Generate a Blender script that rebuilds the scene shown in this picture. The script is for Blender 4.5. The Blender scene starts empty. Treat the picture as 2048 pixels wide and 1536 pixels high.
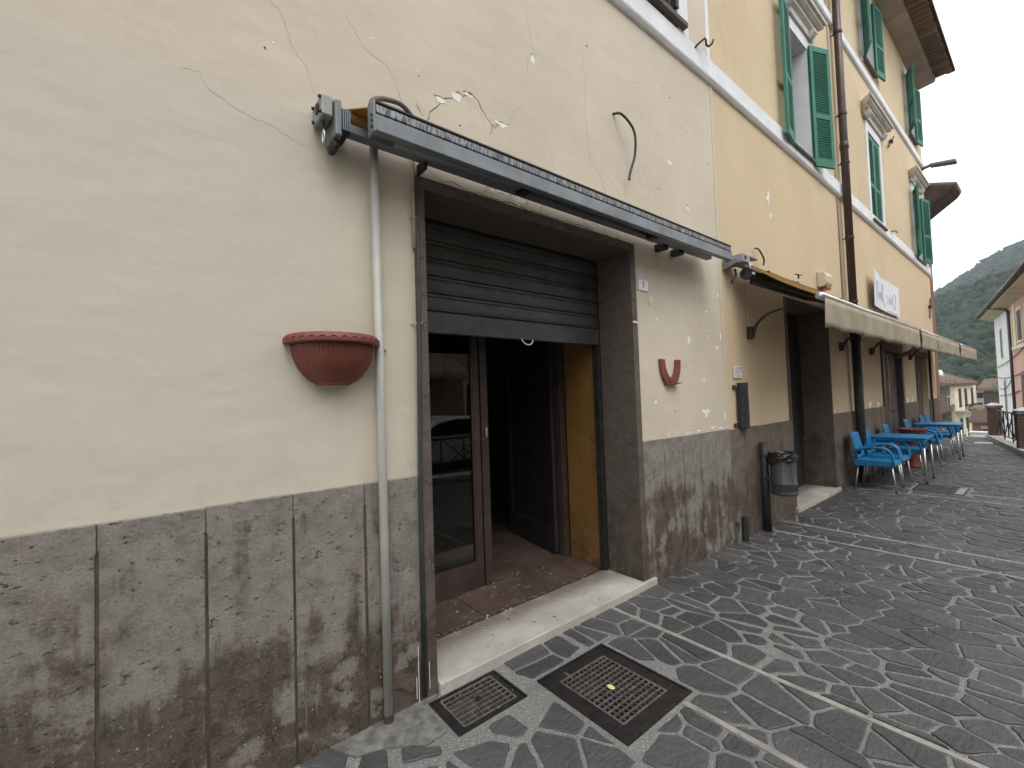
import bpy, math, random
import numpy as np
from mathutils import Vector, Matrix

random.seed(7)
rng = np.random.default_rng(7)
scene = bpy.context.scene
COL = scene.collection
PI = math.pi
R = math.radians

# ------------------------------------------------------------------ camera
cam_d = bpy.data.cameras.new('camera')
cam = bpy.data.objects.new('camera', cam_d)
COL.objects.link(cam)
cam_d.sensor_width = 36.0
cam_d.lens = 884.9 / 2048 * 36.0
cam_d.clip_start = 0.05
cam_d.clip_end = 4000
yaw, pitch, roll = R(39.0354), R(1.83839), R(-1.93173)
_f = Vector((math.sin(yaw) * math.cos(pitch), math.cos(yaw) * math.cos(pitch), math.sin(pitch)))
_r = Vector((math.cos(yaw), -math.sin(yaw), 0))
_u = _r.cross(_f)
_r2 = _r * math.cos(roll) + _u * math.sin(roll)
_u2 = -_r * math.sin(roll) + _u * math.cos(roll)
_m = Matrix((_r2, _u2, -_f)).transposed().to_4x4()
_m.translation = Vector((0, -2.232, 1.60))
cam.matrix_world = _m
scene.camera = cam

# ------------------------------------------------------------------ sky, sun, exposure
SUN_EL, SUN_AZ = R(58), R(200)          # azimuth measured from +Y towards +X
world = bpy.data.worlds.new('World')
scene.world = world
world.use_nodes = True
wt = world.node_tree
wt.nodes.clear()
wo = wt.nodes.new('ShaderNodeOutputWorld')
bg = wt.nodes.new('ShaderNodeBackground')
sky = wt.nodes.new('ShaderNodeTexSky')
sky.sky_type = 'NISHITA'
sky.sun_disc = False
sky.sun_elevation = SUN_EL
sky.sun_rotation = SUN_AZ
sky.air_density = 1.0
sky.dust_density = 6.0
sky.ozone_density = 1.0
hs = wt.nodes.new('ShaderNodeHueSaturation')
hs.inputs['Saturation'].default_value = 0.22
wt.links.new(sky.outputs[0], hs.inputs['Color'])
ov = wt.nodes.new('ShaderNodeMix')          # an even overcast veil over the clear sky
ov.data_type = 'RGBA'
ov.inputs[0].default_value = 0.78
ov.inputs[7].default_value = (12.2, 12.4, 12.6, 1)
wt.links.new(hs.outputs[0], ov.inputs[6])
wt.links.new(ov.outputs[2], bg.inputs['Color'])
bg.inputs['Strength'].default_value = 0.12
wt.links.new(bg.outputs[0], wo.inputs['Surface'])
sun_d = bpy.data.lights.new('sun', 'SUN')
sun_d.energy = 0.8
sun_d.angle = R(28)
sun_d.color = (1.0, 0.97, 0.93)
sun = bpy.data.objects.new('sun', sun_d)
COL.objects.link(sun)
sd = Vector((math.sin(SUN_AZ) * math.cos(SUN_EL), math.cos(SUN_AZ) * math.cos(SUN_EL), math.sin(SUN_EL)))
sun.rotation_euler = sd.to_track_quat('Z', 'Y').to_euler()
sun.location = (0, -6, 30)
vs = scene.view_settings
vs.view_transform = 'Standard'
vs.look = 'None'
vs.exposure = 0.58
vs.gamma = 1.0
vs.use_curve_mapping = False
scene.cycles.max_bounces = 8
scene.cycles.diffuse_bounces = 4
scene.cycles.glossy_bounces = 4
scene.cycles.transmission_bounces = 6
scene.cycles.transparent_max_bounces = 12
scene.cycles.volume_bounces = 0


# ------------------------------------------------------------------ material helpers
class NT:
    def __init__(s, name):
        s.m = bpy.data.materials.new(name)
        s.m.use_nodes = True
        s.t = s.m.node_tree
        s.b = s.t.nodes['Principled BSDF']
        s.geo = None

    def n(s, typ, **kw):
        x = s.t.nodes.new(typ)
        for k, v in kw.items():
            setattr(x, k, v)
        return x

    def put(s, node, key, val):
        i = node.inputs[key]
        if isinstance(val, bpy.types.NodeSocket):
            s.t.links.new(val, i)
        elif isinstance(val, (tuple, list)) and len(val) == 3 and i.type == 'RGBA':
            i.default_value = (*val, 1)
        else:
            i.default_value = val

    def pos(s):
        if s.geo is None:
            s.geo = s.n('ShaderNodeNewGeometry')
        return s.geo.outputs['Position']

    def xyz(s, v=None):
        x = s.n('ShaderNodeSeparateXYZ')
        s.put(x, 0, v or s.pos())
        return x.outputs

    def scaled(s, sc, v=None, loc=(0, 0, 0)):
        x = s.n('ShaderNodeMapping')
        s.put(x, 'Vector', v or s.pos())
        x.inputs['Scale'].default_value = sc
        x.inputs['Location'].default_value = loc
        return x.outputs[0]

    def noise(s, scale, detail=4, rough=0.55, v=None, dist=0.0):
        x = s.n('ShaderNodeTexNoise')
        s.put(x, 'Vector', v or s.pos())
        x.inputs['Scale'].default_value = scale
        x.inputs['Detail'].default_value = detail
        x.inputs['Roughness'].default_value = rough
        x.inputs['Distortion'].default_value = dist
        return x.outputs['Fac']

    def voro(s, scale, v=None, feature='F1', rnd=1.0):
        x = s.n('ShaderNodeTexVoronoi', feature=feature)
        s.put(x, 'Vector', v or s.pos())
        x.inputs['Scale'].default_value = scale
        x.inputs['Randomness'].default_value = rnd
        return x.outputs['Distance']

    def step(s, v, a, b, o0=0.0, o1=1.0):
        x = s.n('ShaderNodeMapRange')
        x.interpolation_type = 'SMOOTHSTEP'
        s.put(x, 'Value', v)
        x.inputs['From Min'].default_value = a
        x.inputs['From Max'].default_value = b
        x.inputs['To Min'].default_value = o0
        x.inputs['To Max'].default_value = o1
        return x.outputs[0]

    def mix(s, f, a, b, mode='MIX'):
        x = s.n('ShaderNodeMix', data_type='RGBA', blend_type=mode)
        s.put(x, 0, f)
        s.put(x, 6, a)
        s.put(x, 7, b)
        return x.outputs[2]

    def math(s, op, a, b=0.0):
        x = s.n('ShaderNodeMath', operation=op)
        s.put(x, 0, a)
        s.put(x, 1, b)
        return x.outputs[0]

    def rnd(s):
        return s.n('ShaderNodeObjectInfo').outputs['Random']

    def bump(s, h, strength=0.3, dist=0.01, prev=None):
        x = s.n('ShaderNodeBump')
        x.inputs['Strength'].default_value = strength
        x.inputs['Distance'].default_value = dist
        s.put(x, 'Height', h)
        if prev:
            s.put(x, 'Normal', prev)
        return x.outputs[0]

    def fin(s, col=None, rough=None, nrm=None, metal=0.0, spec=None):
        if col is not None:
            s.put(s.b, 'Base Color', col)
        if rough is not None:
            s.put(s.b, 'Roughness', rough)
        if nrm is not None:
            s.put(s.b, 'Normal', nrm)
        s.b.inputs['Metallic'].default_value = metal
        if spec is not None:
            s.b.inputs['Specular IOR Level'].default_value = spec
        return s.m


def simple(name, col, rough=0.6, metal=0.0, var=0.18, scale=6.0, bump=0.0, bscale=60.0, spec=None, dirt=None):
    k = NT(name)
    nz = k.noise(scale, 5)
    c = k.mix(k.step(nz, 0.3, 0.7), tuple(v * (1 - var) for v in col), tuple(min(1, v * (1 + var)) for v in col))
    if dirt:
        c = k.mix(k.step(k.noise(scale * 2.3, 7, 0.7), 0.5, 0.72, 0, 0.75), c, dirt)
    nr = k.bump(k.noise(bscale, 3), bump, 0.005) if bump else None
    return k.fin(c, k.step(k.noise(scale * 3, 3), 0.2, 0.8, rough * 0.85, min(1, rough * 1.12)), nr, metal, spec)


M = {}


def mk_cream():
    k = NT('cream_plaster')
    x, y, z = k.xyz()
    base = k.mix(k.step(k.noise(0.9, 5), 0.3, 0.7), (0.55, 0.48, 0.385), (0.61, 0.54, 0.435))
    # a later coat of paint, greyer, up to about 3 m near the left
    wob = k.math('ADD', z, k.math('MULTIPLY', k.noise(2.0, 2), 0.025))
    band = k.math('MULTIPLY', k.step(wob, 3.022, 3.042, 1, 0), k.step(x, 0.35, 1.25, 1, 0))
    base = k.mix(band, base, (0.55, 0.508, 0.425))
    streak = k.noise(1.0, 5, v=k.scaled((9, 1, 0.7)))
    base = k.mix(k.step(streak, 0.55, 0.8, 0, 0.16), base, (0.42, 0.36, 0.28))
    # grime just over the stone skirting and at the seam
    base = k.mix(k.math('MULTIPLY', k.step(z, 1.2, 1.5, 1, 0), k.step(k.noise(5, 6, 0.7), 0.45, 0.75, 0, 0.5)), base, (0.40, 0.35, 0.28))
    base = k.mix(k.step(k.noise(22, 6, 0.75), 0.66, 0.78, 0, 0.35), base, (0.50, 0.43, 0.33))
    hl = k.math('ABSOLUTE', k.math('SUBTRACT', k.noise(1.7, 4, 0.6, None, 0.4), 0.5))
    base = k.mix(k.math('MULTIPLY', k.step(hl, 0.0015, 0.006, 1, 0), k.step(k.noise(0.8, 3), 0.52, 0.66, 0, 0.22)), base, (0.33, 0.28, 0.215))
    b1 = k.bump(k.noise(1.0, 4, 0.5, k.scaled((0.9, 1, 2.4))), 0.40, 0.035)
    b2 = k.bump(k.noise(55, 5, 0.65), 0.16, 0.005, b1)
    b3 = k.bump(k.step(k.noise(4, 3, 0.5), 0.45, 0.6), 0.12, 0.01, b2)
    return k.fin(base, 0.88, b3, spec=0.25)


def mk_yellow():
    k = NT('ochre_plaster')
    x, y, z = k.xyz()
    base = k.mix(k.step(k.noise(0.7, 5), 0.3, 0.7), (0.56, 0.445, 0.292), (0.62, 0.50, 0.335))
    streak = k.noise(1.0, 5, v=k.scaled((7, 1, 0.5)))
    base = k.mix(k.step(streak, 0.55, 0.8, 0, 0.25), base, (0.45, 0.31, 0.16))
    base = k.mix(k.step(k.noise(14, 6, 0.75), 0.67, 0.78, 0, 0.4), base, (0.68, 0.58, 0.42))
    # pale peeled places low down
    low = k.math('MULTIPLY', k.step(z, 1.2, 1.55, 1, 0), k.step(k.noise(4.3, 5, 0.6), 0.60, 0.64))
    base = k.mix(low, base, (0.62, 0.57, 0.48))
    hl = k.math('ABSOLUTE', k.math('SUBTRACT', k.noise(1.3, 4, 0.6, None, 0.4), 0.5))
    base = k.mix(k.math('MULTIPLY', k.step(hl, 0.0015, 0.006, 1, 0), k.step(k.noise(0.8, 3), 0.52, 0.66, 0, 0.22)), base, (0.34, 0.25, 0.15))
    b1 = k.bump(k.noise(1.3, 4), 0.4, 0.03)
    b2 = k.bump(k.noise(60, 5, 0.65), 0.3, 0.006, b1)
    return k.fin(base, 0.88, b2, spec=0.25)


def mk_travertine(name, light, dark, amt=1.0, wet=1.0):
    k = NT(name)
    x, y, z = k.xyz()
    rv = k.rnd()
    off = k.n('ShaderNodeCombineXYZ')
    k.put(off, 0, k.math('MULTIPLY', rv, 7.0))
    k.put(off, 2, k.math('MULTIPLY', rv, 3.0))
    add = k.n('ShaderNodeVectorMath', operation='ADD')
    k.put(add, 0, k.pos())
    k.put(add, 1, off.outputs[0])
    p = add.outputs[0]
    big = k.noise(2.4, 10, 0.62, k.pos())
    mid = k.noise(11, 10, 0.72, p)
    lay = k.noise(1.0, 8, 0.68, k.scaled((14, 14, 20), p))
    vert = k.noise(1.0, 6, 0.62, k.scaled((11, 11, 1.6), k.pos()))
    fine = k.noise(80, 7, 0.75, p)
    c = k.mix(k.step(mid, 0.34, 0.66), tuple(v * 0.72 for v in light), tuple(v * 1.15 for v in light))
    c = k.mix(k.step(lay, 0.45, 0.62, 0, 0.4), c, tuple(v * 1.3 for v in light))
    # dirt climbing from the ground, in blotches and runs
    grad = k.step(z, 0.1, 1.25, 0.07, -0.10)
    e = k.math('ADD', k.math('MULTIPLY', big, 0.55), k.math('ADD', k.math('MULTIPLY', mid, 0.20), k.math('MULTIPLY', vert, 0.25)))
    d = k.step(k.math('ADD', e, grad), 0.465, 0.545, 0, 0.92 * amt)
    c = k.mix(d, c, k.mix(k.step(mid, 0.36, 0.64), dark, tuple(v * 2.3 for v in dark)))
    # rusty bloom and bleached lime clouds
    c = k.mix(k.step(k.noise(2.1, 7, 0.62, p), 0.57, 0.68, 0, 0.4), c, (0.15, 0.095, 0.055))
    bl = k.step(k.noise(3.4, 10, 0.68, p), 0.545, 0.62, 0, 0.75)
    c = k.mix(bl, c, k.mix(k.step(fine, 0.38, 0.62), tuple(v * 0.85 for v in light), tuple(v * 1.35 for v in light)))
    c = k.mix(k.step(fine, 0.54, 0.70, 0, 0.6), c, tuple(v * 0.7 for v in dark))
    c = k.mix(k.step(k.noise(110, 5, 0.7, p), 0.58, 0.70, 0, 0.55), c, tuple(min(1, v * 1.8) for v in light))
    sp = k.step(k.voro(26, p), 0.15, 0.08)
    low = k.step(z, 0.15, 0.9, 0.9, 0.3)
    c = k.mix(k.math('MULTIPLY', k.math('MULTIPLY', sp, low), k.step(k.noise(6, 5, 0.65, p), 0.47, 0.56, 0, 1)), c, (0.42, 0.39, 0.34))
    drip = k.step(k.noise(1.0, 4, 0.6, k.scaled((55, 55, 1.8), p)), 0.66, 0.74, 0, 0.4)
    c = k.mix(drip, c, tuple(min(1, v * 1.5) for v in light))
    # the holes of the stone, lying in layers
    pit = k.noise(1.0, 6, 0.72, k.scaled((26, 26, 60), p))
    pm = k.step(pit, 0.605, 0.665)
    c = k.mix(k.math('MULTIPLY', pm, 0.85), c, (0.026, 0.02, 0.015))
    hgt = k.math('SUBTRACT', k.math('MULTIPLY', fine, 0.6), pm)
    b = k.bump(hgt, 0.7, 0.010)
    b = k.bump(mid, 0.35, 0.02, b)
    return k.fin(c, k.step(mid, 0.3, 0.7, 0.6, 0.9), b, spec=0.3)


def mk_stone():
    k = NT('basalt_paving')
    rv = k.rnd()
    rf = k.math('FRACT', k.math('MULTIPLY', rv, 17.3))
    c = k.mix(rv, (0.040, 0.039, 0.041), (0.075, 0.073, 0.075))
    c = k.mix(k.step(rf, 0.80, 1.0, 0, 0.5), c, (0.078, 0.075, 0.072))
    big = k.noise(1.3, 5)
    c = k.mix(k.step(big, 0.45, 0.7, 0, 0.35), c, (0.10, 0.10, 0.10))
    c = k.mix(k.step(k.noise(70, 6, 0.75), 0.58, 0.75, 0, 0.5), c, (0.13, 0.13, 0.13))
    c = k.mix(k.step(k.noise(9, 7, 0.7), 0.55, 0.7, 0, 0.5), c, (0.10, 0.097, 0.093))
    h = k.noise(22, 6, 0.65)
    h2 = k.noise(1.0, 5, 0.6, k.scaled((14, 60, 20)))
    b = k.bump(k.noise(7, 7, 0.7), 0.6, 0.03)
    b = k.bump(h, 0.7, 0.014, b)
    b = k.bump(h2, 0.5, 0.008, b)
    return k.fin(c, k.step(k.noise(12, 5), 0.3, 0.7, 0.40, 0.66), b, spec=0.5)


def mk_mortar():
    k = NT('paving_mortar')
    c = k.mix(k.step(k.noise(2.0, 6, 0.6), 0.3, 0.7), (0.21, 0.206, 0.198), (0.36, 0.353, 0.335))
    g = k.voro(170)
    c = k.mix(k.step(g, 0.15, 0.55), c, (0.15, 0.147, 0.14))
    c = k.mix(k.step(k.noise(95, 4, 0.7), 0.56, 0.68, 0, 0.85), c, (0.46, 0.45, 0.42))
    c = k.mix(k.step(k.noise(3.3, 6, 0.65), 0.56, 0.72, 0, 0.55), c, (0.10, 0.097, 0.09))
    b = k.bump(k.noise(120, 5, 0.7), 0.7, 0.008)
    b = k.bump(k.noise(9, 4), 0.4, 0.02, b)
    return k.fin(c, 0.9, b, spec=0.2)


def mk_strip():
    k = NT('pale_stone_strip')
    c = k.mix(k.step(k.noise(5, 6, 0.65), 0.3, 0.7), (0.20, 0.19, 0.165), (0.33, 0.315, 0.28))
    c = k.mix(k.step(k.noise(1.0, 6, 0.7, k.scaled((60, 25, 60))), 0.60, 0.66), c, (0.06, 0.055, 0.05))
    b = k.bump(k.noise(60, 5, 0.7), 0.6, 0.006)
    return k.fin(c, 0.75, b)


def mk_marble():
    k = NT('threshold_marble')
    c = k.mix(k.step(k.noise(3, 7, 0.6), 0.3, 0.7), (0.34, 0.315, 0.275), (0.50, 0.475, 0.43))
    x, y, z = k.xyz()
    c = k.mix(k.math('MULTIPLY', k.step(y, 0.10, 0.34), k.step(k.noise(6, 6, 0.7), 0.30, 0.52, 0.3, 0.95)), c, (0.17, 0.145, 0.12))
    c = k.mix(k.step(k.noise(1.0, 6, 0.75, k.scaled((22, 34, 20))), 0.62, 0.67, 0, 0.85), c, (0.11, 0.09, 0.07))
    c = k.mix(k.step(k.noise(60, 5, 0.7), 0.6, 0.72, 0, 0.45), c, (0.25, 0.22, 0.18))
    return k.fin(c, 0.55, k.bump(k.noise(40, 5), 0.2, 0.004))


def mk_galv(name, col, rough=0.5, metal=0.35, dark=(0.03, 0.028, 0.026)):
    k = NT(name)
    c = k.mix(k.step(k.noise(4, 6, 0.6), 0.3, 0.7), tuple(v * 0.8 for v in col), tuple(v * 1.15 for v in col))
    c = k.mix(k.step(k.noise(1.0, 6, 0.7, k.scaled((5, 5, 30))), 0.55, 0.75, 0, 0.7), c, dark)
    return k.fin(c, k.step(k.noise(20, 4), 0.3, 0.7, rough * 0.8, rough * 1.2), k.bump(k.noise(90, 3), 0.1, 0.003), metal)


def mk_track():
    # valance track of the bar: pale, blotted with remains of cloth and glue
    k = NT('blotched_track')
    v = k.scaled((75, 6, 16))
    c = k.mix(k.step(k.noise(1.0, 3, 0.6, v), 0.40, 0.60), (0.06, 0.064, 0.068), (0.30, 0.308, 0.312))
    c = k.mix(k.step(k.noise(3.0, 3), 0.4, 0.7, 0, 0.5), c, (0.13, 0.135, 0.14))
    return k.fin(c, 0.5, k.bump(k.noise(1.0, 3, 0.5, v), 0.4, 0.004), 0.3)


def mk_terracotta(name='terracotta_plastic', base=(0.150, 0.040, 0.028)):
    k = NT(name)
    c = k.mix(k.step(k.noise(7, 6, 0.65), 0.35, 0.7), base, tuple(v * 1.35 for v in base))
    c = k.mix(k.step(k.noise(1.0, 6, 0.65, k.scaled((14, 14, 3))), 0.52, 0.72, 0, 0.5), c, (0.23, 0.10, 0.078))
    c = k.mix(k.step(k.noise(60, 4, 0.7), 0.62, 0.75, 0, 0.4), c, (0.30, 0.16, 0.13))
    return k.fin(c, 0.5, k.bump(k.noise(50, 4), 0.15, 0.004), spec=0.4)


def mk_blue():
    k = NT('blue_plastic')
    c = k.mix(k.step(k.noise(3, 5), 0.3, 0.7), (0.007, 0.135, 0.30), (0.014, 0.175, 0.37))
    c = k.mix(k.step(k.noise(40, 6, 0.75), 0.62, 0.8, 0, 0.35), c, (0.15, 0.30, 0.42))
    return k.fin(c, 0.42, k.bump(k.noise(140, 2), 0.08, 0.002), spec=0.4)


def mk_green():
    k = NT('green_shutter_paint')
    c = k.mix(k.step(k.noise(2.5, 5), 0.3, 0.7), (0.014, 0.135, 0.088), (0.03, 0.19, 0.13))
    c = k.mix(k.step(k.noise(1.0, 6, 0.7, k.scaled((30, 30, 5))), 0.62, 0.75, 0, 0.6), c, (0.12, 0.22, 0.17))
    return k.fin(c, 0.6, k.bump(k.noise(50, 4), 0.15, 0.003))


def mk_white():
    k = NT('white_trim_paint')
    c = k.mix(k.step(k.noise(2.2, 6, 0.6), 0.3, 0.7), (0.66, 0.675, 0.70), (0.78, 0.79, 0.80))
    c = k.mix(k.step(k.noise(1.0, 6, 0.7, k.scaled((9, 9, 2.5))), 0.56, 0.8, 0, 0.5), c, (0.42, 0.41, 0.38))
    c = k.mix(k.step(k.noise(35, 6, 0.75), 0.66, 0.75, 0, 0.6), c, (0.30, 0.28, 0.25))
    return k.fin(c, 0.8, k.bump(k.noise(40, 5, 0.65), 0.3, 0.005), spec=0.25)


def mk_hood():
    k = NT('weathered_moulding')
    c = k.mix(k.step(k.noise(3, 6, 0.6), 0.3, 0.7), (0.47, 0.44, 0.39), (0.62, 0.60, 0.55))
    c = k.mix(k.step(k.noise(1.0, 7, 0.75, k.scaled((14, 14, 5))), 0.5, 0.72, 0, 0.75), c, (0.25, 0.225, 0.19))
    return k.fin(c, 0.85, k.bump(k.noise(45, 5, 0.65), 0.35, 0.006), spec=0.25)


def mk_fabric(name, col, trans=0.35, wrinkle=True):
    k = NT(name)
    t = k.t
    c = k.mix(k.step(k.noise(2.2, 6, 0.6), 0.3, 0.72), tuple(v * 0.8 for v in col), col)
    c = k.mix(k.step(k.noise(1.0, 6, 0.7, k.scaled((10, 10, 1.3))), 0.55, 0.8, 0, 0.45), c, tuple(v * 0.55 for v in col))
    dif = k.n('ShaderNodeBsdfDiffuse')
    tr = k.n('ShaderNodeBsdfTranslucent')
    mx = k.n('ShaderNodeMixShader')
    k.put(dif, 'Color', c)
    k.put(tr, 'Color', c)
    if wrinkle:
        b = k.bump(k.noise(1.0, 4, 0.5, k.scaled((7, 7, 1.2))), 0.6, 0.03)
        b = k.bump(k.noise(260, 2), 0.15, 0.002, b)
        k.put(dif, 'Normal', b)
    mx.inputs[0].default_value = trans
    t.links.new(dif.outputs[0], mx.inputs[1])
    t.links.new(tr.outputs[0], mx.inputs[2])
    out = [n for n in t.nodes if n.type == 'OUTPUT_MATERIAL'][0]
    t.links.new(mx.outputs[0], out.inputs['Surface'])
    return k.m


def mk_glass(name='shop_glass', tint=(0.80, 0.82, 0.82), refl=1.0):
    k = NT(name)
    t = k.t
    gl = k.n('ShaderNodeBsdfGlossy')
    gl.inputs['Roughness'].default_value = 0.015
    gl.inputs['Color'].default_value = (refl, refl, refl, 1)
    tp = k.n('ShaderNodeBsdfTransparent')
    tp.inputs['Color'].default_value = (*tint, 1)
    fr = k.n('ShaderNodeFresnel')
    fr.inputs['IOR'].default_value = 1.5
    mx = k.n('ShaderNodeMixShader')
    t.links.new(fr.outputs[0], mx.inputs[0])
    t.links.new(tp.outputs[0], mx.inputs[1])
    t.links.new(gl.outputs[0], mx.inputs[2])
    out = [n for n in t.nodes if n.type == 'OUTPUT_MATERIAL'][0]
    t.links.new(mx.outputs[0], out.inputs['Surface'])
    return k.m


def mk_foliage(name, a, b, sc=0.4):
    k = NT(name)
    rf = k.noise(sc, 6, 0.7)
    c = k.mix(k.step(rf, 0.32, 0.68), a, b)
    c = k.mix(k.step(k.noise(sc * 0.22, 4), 0.4, 0.65, 0, 0.55), c, tuple(v * 1.5 for v in b))
    return k.fin(c, 0.85, k.bump(k.noise(sc * 5, 5, 0.7), 0.8, 0.25), spec=0.15)


def mk_rooftile(name='roof_tile_clay'):
    k = NT(name)
    rv = k.rnd()
    c = k.mix(rv, (0.16, 0.105, 0.075), (0.27, 0.20, 0.15))
    c = k.mix(k.step(k.noise(3, 7, 0.7), 0.45, 0.7), c, (0.12, 0.105, 0.085))
    c = k.mix(k.step(k.noise(14, 6, 0.75), 0.55, 0.7, 0, 0.7), c, (0.27, 0.25, 0.21))
    return k.fin(c, 0.9, k.bump(k.noise(20, 5), 0.5, 0.01), spec=0.15)


def mk_rubble():
    k = NT('rubble_stone_wall')
    v = k.n('ShaderNodeTexVoronoi', feature='F1')
    k.put(v, 'Vector', k.scaled((2.2, 2.2, 4.2)))
    v.inputs['Scale'].default_value = 1.0
    e = k.voro(1.0, k.scaled((2.2, 2.2, 4.2)), 'DISTANCE_TO_EDGE')
    g = k.n('ShaderNodeRGBToBW')
    k.put(g, 0, v.outputs['Color'])
    c = k.mix(g.outputs[0], (0.09, 0.08, 0.07), (0.24, 0.22, 0.19))
    c = k.mix(k.step(e, 0.02, 0.09, 1, 0), c, (0.20, 0.18, 0.155))
    c = k.mix(k.step(k.noise(0.8, 6, 0.7), 0.5, 0.7, 0, 0.7), c, (0.08, 0.072, 0.062))
    return k.fin(c, 0.9, k.bump(k.step(e, 0.0, 0.2), 0.8, 0.08), spec=0.15)


M['cream'] = mk_cream()
M['yellow'] = mk_yellow()
M['trav'] = mk_travertine('travertine_slab', (0.225, 0.205, 0.180), (0.046, 0.034, 0.025))
M['trav2'] = mk_travertine('travertine_brown_slab', (0.155, 0.125, 0.10), (0.048, 0.035, 0.026), 0.9)
M['jamb'] = mk_travertine('travertine_jamb', (0.118, 0.096, 0.080), (0.038, 0.028, 0.022), 0.8)
M['stone'] = mk_stone()
M['mortar'] = mk_mortar()
M['strip'] = mk_strip()
M['marble'] = mk_marble()
M['shutter'] = mk_galv('roller_shutter_steel', (0.058, 0.055, 0.051), 0.6, 0.2)
M['alu'] = mk_galv('awning_bar_aluminium', (0.19, 0.208, 0.222), 0.45, 0.25, (0.11, 0.115, 0.12))
M['alu2'] = mk_galv('bright_aluminium', (0.62, 0.62, 0.60), 0.35, 0.8, (0.25, 0.24, 0.22))
M['track'] = mk_track()
M['gear'] = mk_galv('cast_gear_metal', (0.30, 0.305, 0.30), 0.45, 0.4, (0.08, 0.075, 0.07))
M['leg'] = mk_galv('chair_leg_tube', (0.50, 0.49, 0.46), 0.35, 0.8, (0.2, 0.19, 0.17))
M['iron'] = simple('dark_iron', (0.030, 0.028, 0.027), 0.55, 0.3, 0.3, 12, 0.3, 60, dirt=(0.07, 0.055, 0.045))
M['castiron'] = simple('manhole_iron', (0.022, 0.0195, 0.0185), 0.5, 0.35, 0.3, 14, 0.5, 90, dirt=(0.045, 0.04, 0.036))
M['gridiron'] = simple('worn_grid_iron', (0.17, 0.155, 0.145), 0.5, 0.45, 0.3, 20, 0.3, 90, dirt=(0.09, 0.08, 0.07))
M['pipe'] = simple('grey_plastic_pipe', (0.40, 0.392, 0.36), 0.45, 0, 0.12, 4, 0, dirt=(0.36, 0.34, 0.30))
M['pipe2'] = simple('painted_thin_pipe', (0.42, 0.36, 0.27), 0.6, 0, 0.2, 8, dirt=(0.25, 0.2, 0.15))
M['black'] = simple('black_rubber', (0.018, 0.019, 0.021), 0.5, 0, 0.3, 8, dirt=(0.05, 0.05, 0.05))
M['terra'] = mk_terracotta()
M['blue'] = mk_blue()
M['darkterra'] = mk_terracotta('dark_terracotta', (0.105, 0.032, 0.024))
M['green'] = mk_green()
M['brownshut'] = simple('dark_brown_shutter', (0.042, 0.026, 0.026), 0.6, 0, 0.3, 6, 0.15, dirt=(0.10, 0.07, 0.065))
M['white'] = mk_white()
M['hood'] = mk_hood()
M['fab1'] = mk_fabric('ochre_awning_cloth', (0.36, 0.235, 0.09), 0.45)
M['fab2'] = mk_fabric('beige_awning_cloth', (0.50, 0.44, 0.335), 0.28)
M['brownpipe'] = simple('brown_downpipe', (0.055, 0.032, 0.027), 0.4, 0.15, 0.2, 5, 0.05, dirt=(0.10, 0.07, 0.06))
M['frame'] = simple('brown_door_metal', (0.058, 0.037, 0.031), 0.45, 0.1, 0.2, 5, 0, dirt=(0.10, 0.08, 0.07))
def mk_reveal():
    k = NT('ochre_reveal_paint')
    c = k.mix(k.step(k.noise(3, 6, 0.6), 0.3, 0.7), (0.25, 0.13, 0.03), (0.33, 0.175, 0.042))
    hl = k.math('ABSOLUTE', k.math('SUBTRACT', k.noise(3.4, 5, 0.62, None, 0.6), 0.5))
    c = k.mix(k.math('MULTIPLY', k.step(hl, 0.002, 0.010, 1, 0), k.step(k.noise(2.1, 3), 0.45, 0.58, 0, 0.8)), c, (0.07, 0.04, 0.015))
    x, y, z = k.xyz()
    c = k.mix(k.math('MULTIPLY', k.step(z, 0.05, 0.55, 1, 0), k.step(k.noise(8, 6, 0.7), 0.40, 0.62, 0, 0.85)), c, (0.10, 0.065, 0.03))
    c = k.mix(k.step(k.noise(30, 5, 0.75), 0.60, 0.70, 0, 0.6), c, (0.12, 0.07, 0.025))
    return k.fin(c, 0.75, k.bump(k.noise(25, 5), 0.3, 0.005))


M['ochre_in'] = mk_reveal()
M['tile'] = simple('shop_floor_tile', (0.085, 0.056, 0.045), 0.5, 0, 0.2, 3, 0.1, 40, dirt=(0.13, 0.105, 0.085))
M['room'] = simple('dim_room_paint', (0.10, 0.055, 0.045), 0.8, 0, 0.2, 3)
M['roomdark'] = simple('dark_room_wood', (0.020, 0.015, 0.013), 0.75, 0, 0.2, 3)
M['glass'] = mk_glass('shop_glass', (0.42, 0.40, 0.38), 1.0)
M['winglass'] = mk_glass('window_glass', (0.35, 0.36, 0.37))
M['soffit'] = simple('soffit_plaster', (0.36, 0.315, 0.27), 0.85, 0, 0.15, 2, 0.3, 40, dirt=(0.33, 0.27, 0.22))
M['rooftile'] = mk_rooftile()
M['wooddark'] = simple('eave_wood', (0.06, 0.042, 0.034), 0.8, 0, 0.3, 5, 0.3, 40)
M['redwall'] = simple('red_brown_plaster', (0.24, 0.115, 0.08), 0.88, 0, 0.2, 1.5, 0.4, 40, dirt=(0.14, 0.08, 0.06))
M['paper'] = simple('white_sheet', (0.72, 0.75, 0.79), 0.6, 0, 0.05, 2, dirt=(0.62, 0.64, 0.66))
M['ink'] = simple('grey_ink', (0.33, 0.36, 0.40), 0.7, 0, 0.3, 9)
M['fadedink'] = simple('faded_ink', (0.45, 0.48, 0.52), 0.7, 0, 0.15, 9)
M['plate'] = simple('white_enamel', (0.66, 0.67, 0.66), 0.3, 0, 0.06, 5)
M['blackpaint'] = simple('black_letter_and_pit_shade', (0.015, 0.015, 0.02), 0.5)
M['bluedot'] = simple('dark_blue_print', (0.02, 0.025, 0.09), 0.4)
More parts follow.
